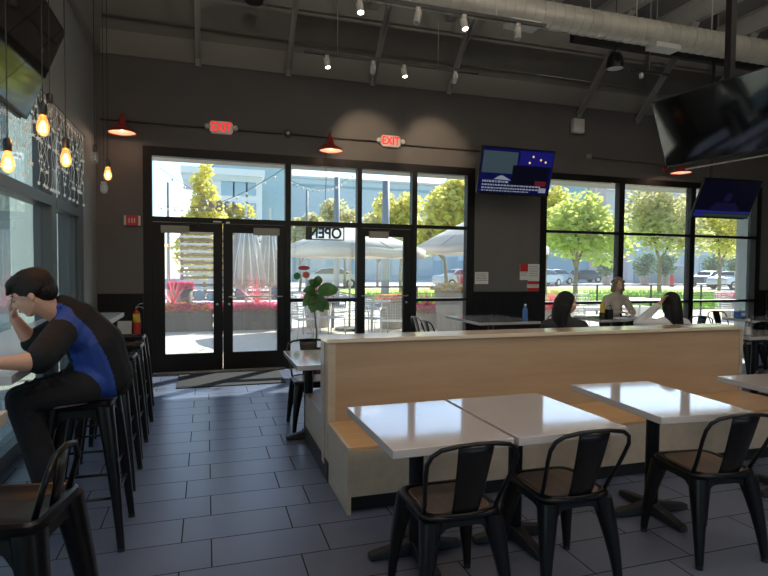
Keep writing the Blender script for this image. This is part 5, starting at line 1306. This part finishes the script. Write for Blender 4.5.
# folded parasols
for px_, l, w0, ph in ((246, 'closed grey parasol hanging in wide folds, left of the pair behind the right glass door', 1.0, 0), (270, 'closed grey parasol in narrower folds, right of the pair behind the right glass door', .72, 1)):
    y_ = 14.4+.55*ph; p = at(px_, 300, y_)
    t = thing('folded_parasol', l, 'parasol', (p.x, y_, 0), group='closed parasols')
    MB().cyl((0, 0, .04), (0, 0, 3.0), .03).out('pole', M_alu, t); MB().lathe([(.3, 0), (.3, .04), (.05, .07)], (0, 0, 0), 24).out('base', M_plant, t)
    m = MB(); rings = []
    for j, (z, r_) in enumerate(((2.7, .05), (2.5, .15), (2.2, .22), (1.8, .29), (1.4, .34), (1.05, .37), (1.0, .33))):
        rings.append([Vector((w0*r_*(1+.38*math.sin(a*6+j*.3+ph))*math.cos(a), r_*.7*(1+.38*math.sin(a*6+j*.3+ph))*math.sin(a), z+.10*math.sin(a*3)*(j > 3))) for a in [k*2*PI/60 for k in range(60)]])
    m.loft(rings); m.out('folded_canopy', M_canvasg, t, smooth=True)
    for k in range(4): a = -2.4+k*.55; MB().tube([(w0*.10*math.cos(a), .10*math.sin(a)-.03, 2.6), (w0*.34*math.cos(a), .30*math.sin(a)-.05, 1.6), (w0*.42*math.cos(a), .36*math.sin(a)-.05, 1.02)], .014, 6).out('piping', M_white, t, smooth=True)
# open parasols
def parasol(label, px, y, zt, zr, rad, pole_px=None, seed=0):
    p = at(px, 240, y); t = thing('open_parasol', label, 'parasol', (p.x, y, 0), R(22), 'open white parasols on the patio')
    m = MB(); rings = []
    for s_ in (.02, .35, .7, 1.0):
        z = zt-(zt-zr)*(s_**1.15); ring = []
        for k in range(32):
            a = k*2*PI/32; f = 1-(.07*s_)*(math.cos(a*4)*.5+.5)*0; sag = .05*s_*abs(math.sin(a*4))
            rr_ = rad*s_*(1/max(abs(math.cos(a)), abs(math.sin(a))))**.55*.88; ring.append(Vector((rr_*math.cos(a), rr_*math.sin(a), z+sag*.6)))
        rings.append(ring)
    m.loft(rings, cap=False)
    rings = [rings[-1], [v-Vector((0, 0, .20)) for v in rings[-1]]]; m.loft(rings, cap=False); m.out('canopy', M_canvas, t, smooth=True, solid=.006)
    MB().cyl((0, 0, .03), (0, 0, zt+.06), .026).out('pole', M_alu, t, smooth=True); MB().lathe([(.34, 0), (.34, .05), (.06, .08)], (0, 0, 0), 24).out('base', M_plant, t)
    for k in range(8): a = k*PI/4; MB().cyl((0, 0, zt-.04), (rad*.95*math.cos(a), rad*.95*math.sin(a), zr+.0), .009, n=6).out('rib', M_alu, t)
parasol('large white parasol spread behind the neon sign window and single door', 350, 12.6, 2.45, 1.86, 1.65)
parasol('large white parasol behind the window right of the single door', 482, 12.6, 2.80, 2.0, 1.55)
# patio chairs and tables
def patio_chair(label, x, y, rz, proto=[None]):
    if proto[0]: return dup(proto[0], label, (x, y, 0), rz)
    t = thing('patio_chair', label, 'chair', (x, y, 0), rz, 'silver mesh patio armchairs')
    m = MB()
    for i in range(9): a = -.21+i*.42/8; m.tube([(a, .2, .42), (a, -.2, .41)], .005, 5)
    for i in range(9): a = .2-i*.4/8; m.tube([(-.21, a, .42), (.21, a, .42)], .005, 5)
    m.out('seat_mesh', M_mesh, t)
    m = MB()
    for i in range(9): a = -.2+i*.4/8; m.tube([(a, -.2, .43), (a, -.26, .86)], .005, 5)
    for i in range(8): z = .46+i*.4/7; m.tube([(-.21, -.2-.06*(z-.43)/.43, z), (.21, -.2-.06*(z-.43)/.43, z)], .005, 5)
    m.out('back_mesh', M_mesh, t)
    for s_ in (-1, 1):
        MB().tube([(s_*.24, .24, 0), (s_*.24, .22, .5), (s_*.25, .16, .64), (s_*.25, -.05, .66), (s_*.23, -.22, .62), (s_*.22, -.26, .88)], .012, 8).out('arm_frame', M_mesh, t, smooth=True)
        MB().tube([(s_*.23, -.24, 0), (s_*.22, -.2, .42)], .012, 8).out('leg', M_mesh, t, smooth=True)
    MB().tube([(-.22, -.26, .88), (0, -.27, .90), (.22, -.26, .88)], .012, 8).out('top_rail', M_mesh, t, smooth=True)
    proto[0] = t; return t
def pc(px, y, rz, l): p = at(px, 300, y); patio_chair(l, p.x, y, rz)
pc(393, 10.3, PI*.9, 'silver mesh patio armchair just behind the single glass door')
pc(372, 10.9, -.9, 'silver mesh patio armchair left of the one behind the single door')
pc(330, 11.3, .5, 'silver mesh patio armchair behind the potted house plant')
pc(297, 12.2, 2.6, 'silver mesh patio armchair farther out behind the neon sign window')
pc(305, 11.0, -1.4, 'silver mesh patio armchair behind the lower left pane beside the doors')
pc(588, 10.6, PI, 'silver mesh patio armchair outside behind the writing woman')
pc(727, 11.2, 2.7, 'silver mesh patio armchair near the rose planter')
def patio_table(label, px, y, r_=.42):
    p = at(px, 300, y); t = thing('patio_table', label, 'table', (p.x, y, 0), group='round patio tables'); MB().lathe([(.001, .70), (r_, .705), (r_, .725), (.001, .73)], (0, 0, 0), 32).out('tabletop', M_mesh, t); MB().cyl((0, 0, .03), (0, 0, .70), .03).out('column', M_mesh, t); MB().lathe([(.25, 0), (.25, .03), (.04, .05)], (0, 0, 0), 24).out('base', M_mesh, t)
patio_table('round silver patio table behind the single glass door', 372, 11.75); patio_table('round silver patio table behind the neon sign window', 318, 12.1); patio_table('round pale patio table outside behind the two dark haired women', 640, 11.3, .6)
o = box('patio_bench_top', M_bldc, 8.7, 11.3, 11.9, 12.5, .40, .48); 
tag(o, 'pale concrete bench slab outside behind the right windows', 'bench')
for x in (9.0, 10.9): s_ = box('bench_block', M_bldc, x, x+.25, 11.95, 12.45, 0, .398, o)
# festoon lights over the patio
for q_, (pa, pb, y0_, y1_, l) in enumerate((((160, 168), (300, 225), 11.5, 15.5, 'string of white bulbs slung over the patio above the double doors'), ((285, 168), (155, 205), 11.0, 15.0, 'string of white bulbs falling to the left above the double doors'), ((285, 178), (360, 168), 11.0, 14.0, 'string of white bulbs above the neon sign window'))):
    t = thing('festoon_lights', l, 'string lights', (0, 0, 0), group='festoon strings over the patio')
    pts = []; A, B_ = at(*pa, y0_), at(*pb, y1_)
    for k in range(17): s_ = k/16; q = A.lerp(B_, s_); q.z -= .35*math.sin(PI*s_); pts.append(q)
    MB().tube(pts, .006, 6).out('cable', M_cable, t)
    for q in pts[1:-1]: MB().ell(q-Vector((0, 0, .06)), .03).out('festoon_bulb', M_white, t, smooth=True)
# ---------------------------------------------------------------- added fill lamps out of view, standing in for the room's ambient light
def fill_panel(x, y, z, w_, d_, e, col, label):  # fitting made up around an added fill light behind the camera
    t = thing('added_fill_panel', label, 'fill lamp', (x, y, z), group='added fill panels behind the camera')
    MB().box(-w_/2-.03, w_/2+.03, -d_/2-.03, d_/2+.03, .01, .06).out('housing', M_wmetal, t)
    MB().box(-w_/2, w_/2, -d_/2, d_/2, .002, .01).out('diffuser', mat('fill_panel_diffuser', (.8, .8, .78), .5, emis=col, estr=3), t)
    for sx in (-1, 1): MB().cyl((sx*w_/2.4, 0, .06), (sx*w_/2.4, 0, ZC-z-.005), .005, n=6).out('hanger_rod', M_steel, t)
    L = bpy.data.lights.new('fill_panel_light', 'AREA'); L.shape = 'RECTANGLE'; L.size = w_; L.size_y = d_; L.energy = e; L.color = col
    o = bpy.data.objects.new('fill_panel_light', L); COL.objects.link(o); o.parent = t; o.location = (0, 0, -.01)
WC = (1, .80, .60)
for x in (-.2, 2.4, 5.0):
    fill_panel(x, -1.6, 4.85, 1.2, .6, PANEL_FILL_E, WC, 'added warm fill panel behind the camera, %s' % {-.2: 'nearest the side windows', 2.4: 'the middle one', 5.0: 'farthest from the side windows'}[x])
for x, l in ((.4, 'nearest the side windows'), (3.2, 'the middle one'), (6.0, 'nearest the right wall')):
    t = thing('added_uplight', 'added black bowl fill light above the near tables, '+l, 'fill lamp', (x, 1.3, 4.15), group='added bowl fill lights above the near tables')  # added above the frame to bounce fill light off the ceiling
    MB().lathe([(.05, -.12), (.16, -.09), (.24, 0), (.25, .06), (.23, .06), (.22, .0), (.14, -.07), (.03, -.09)], (0, 0, 0), 28, cap=False).out('bowl', M_plk, t, smooth=True)
    MB().lathe([(.001, .02), (.2, .02), (.2, .03), (.001, .03)], (0, 0, 0), 24).out('diffuser', M_spotoff, t)
    MB().cyl((0, 0, .03), (0, 0, ZC-4.155), .006, n=8).out('cord', M_cable, t)
    L = bpy.data.lights.new('uplight', 'AREA'); L.shape = 'DISK'; L.size = .4; L.energy = UP_FILL_E; L.color = (1, .92, .83)
    o = bpy.data.objects.new('uplight', L); COL.objects.link(o); o.parent = t; o.location = (0, 0, .07); o.rotation_euler = (PI, 0, 0)
# ---------------------------------------------------------------- sun, sky, camera
S = bpy.data.lights.new('sun', 'SUN'); S.energy = SUN_E; S.angle = R(.6); S.color = (1, .92, .77)
so = bpy.data.objects.new('sun', S); COL.objects.link(so)
az, el = R(46), R(37)      # the sun stands beyond the street, to the right of the doors
sd = Vector((math.sin(az)*math.cos(el), math.cos(az)*math.cos(el), math.sin(el)))
so.rotation_euler = sd.to_track_quat('Z', 'Y').to_euler(); so.location = (20, 40, 30)
W = bpy.data.worlds.new('sky'); SC.world = W; W.use_nodes = True; nt = W.node_tree; bg = nt.nodes['Background']
sk = nt.nodes.new('ShaderNodeTexSky'); sk.sky_type = 'NISHITA'; sk.sun_disc = False; sk.sun_elevation = el; sk.sun_rotation = az; sk.air_density = 1.0; sk.dust_density = .4; sk.ozone_density = 1.0
nt.links.new(sk.outputs[0], bg.inputs['Color']); bg.inputs['Strength'].default_value = SKY_E
cam = bpy.data.cameras.new('camera'); co = bpy.data.objects.new('camera', cam); COL.objects.link(co); SC.camera = co
cam.sensor_width = 36; cam.lens = F/768*36; cam.clip_start = .02; cam.clip_end = 500
Rm = Matrix((AX, AY, AZ)).to_3x3()       # rows are the world axes in camera space
M4 = Rm.to_4x4(); M4.translation = EYEV; co.matrix_world = M4
vs = SC.view_settings; SC.display_settings.display_device = 'sRGB'; vs.view_transform = 'Standard'; vs.look = 'None'; vs.gamma = 1; vs.use_curve_mapping = False; vs.exposure = EXPO
cy = SC.cycles; cy.max_bounces = 10; cy.diffuse_bounces = 5; cy.glossy_bounces = 4; cy.transparent_max_bounces = 16; cy.transmission_bounces = 6; cy.sample_clamp_indirect = 6; cy.caustics_reflective = False; cy.caustics_refractive = False; cy.use_denoising = True
bpy.context.view_layer.update()
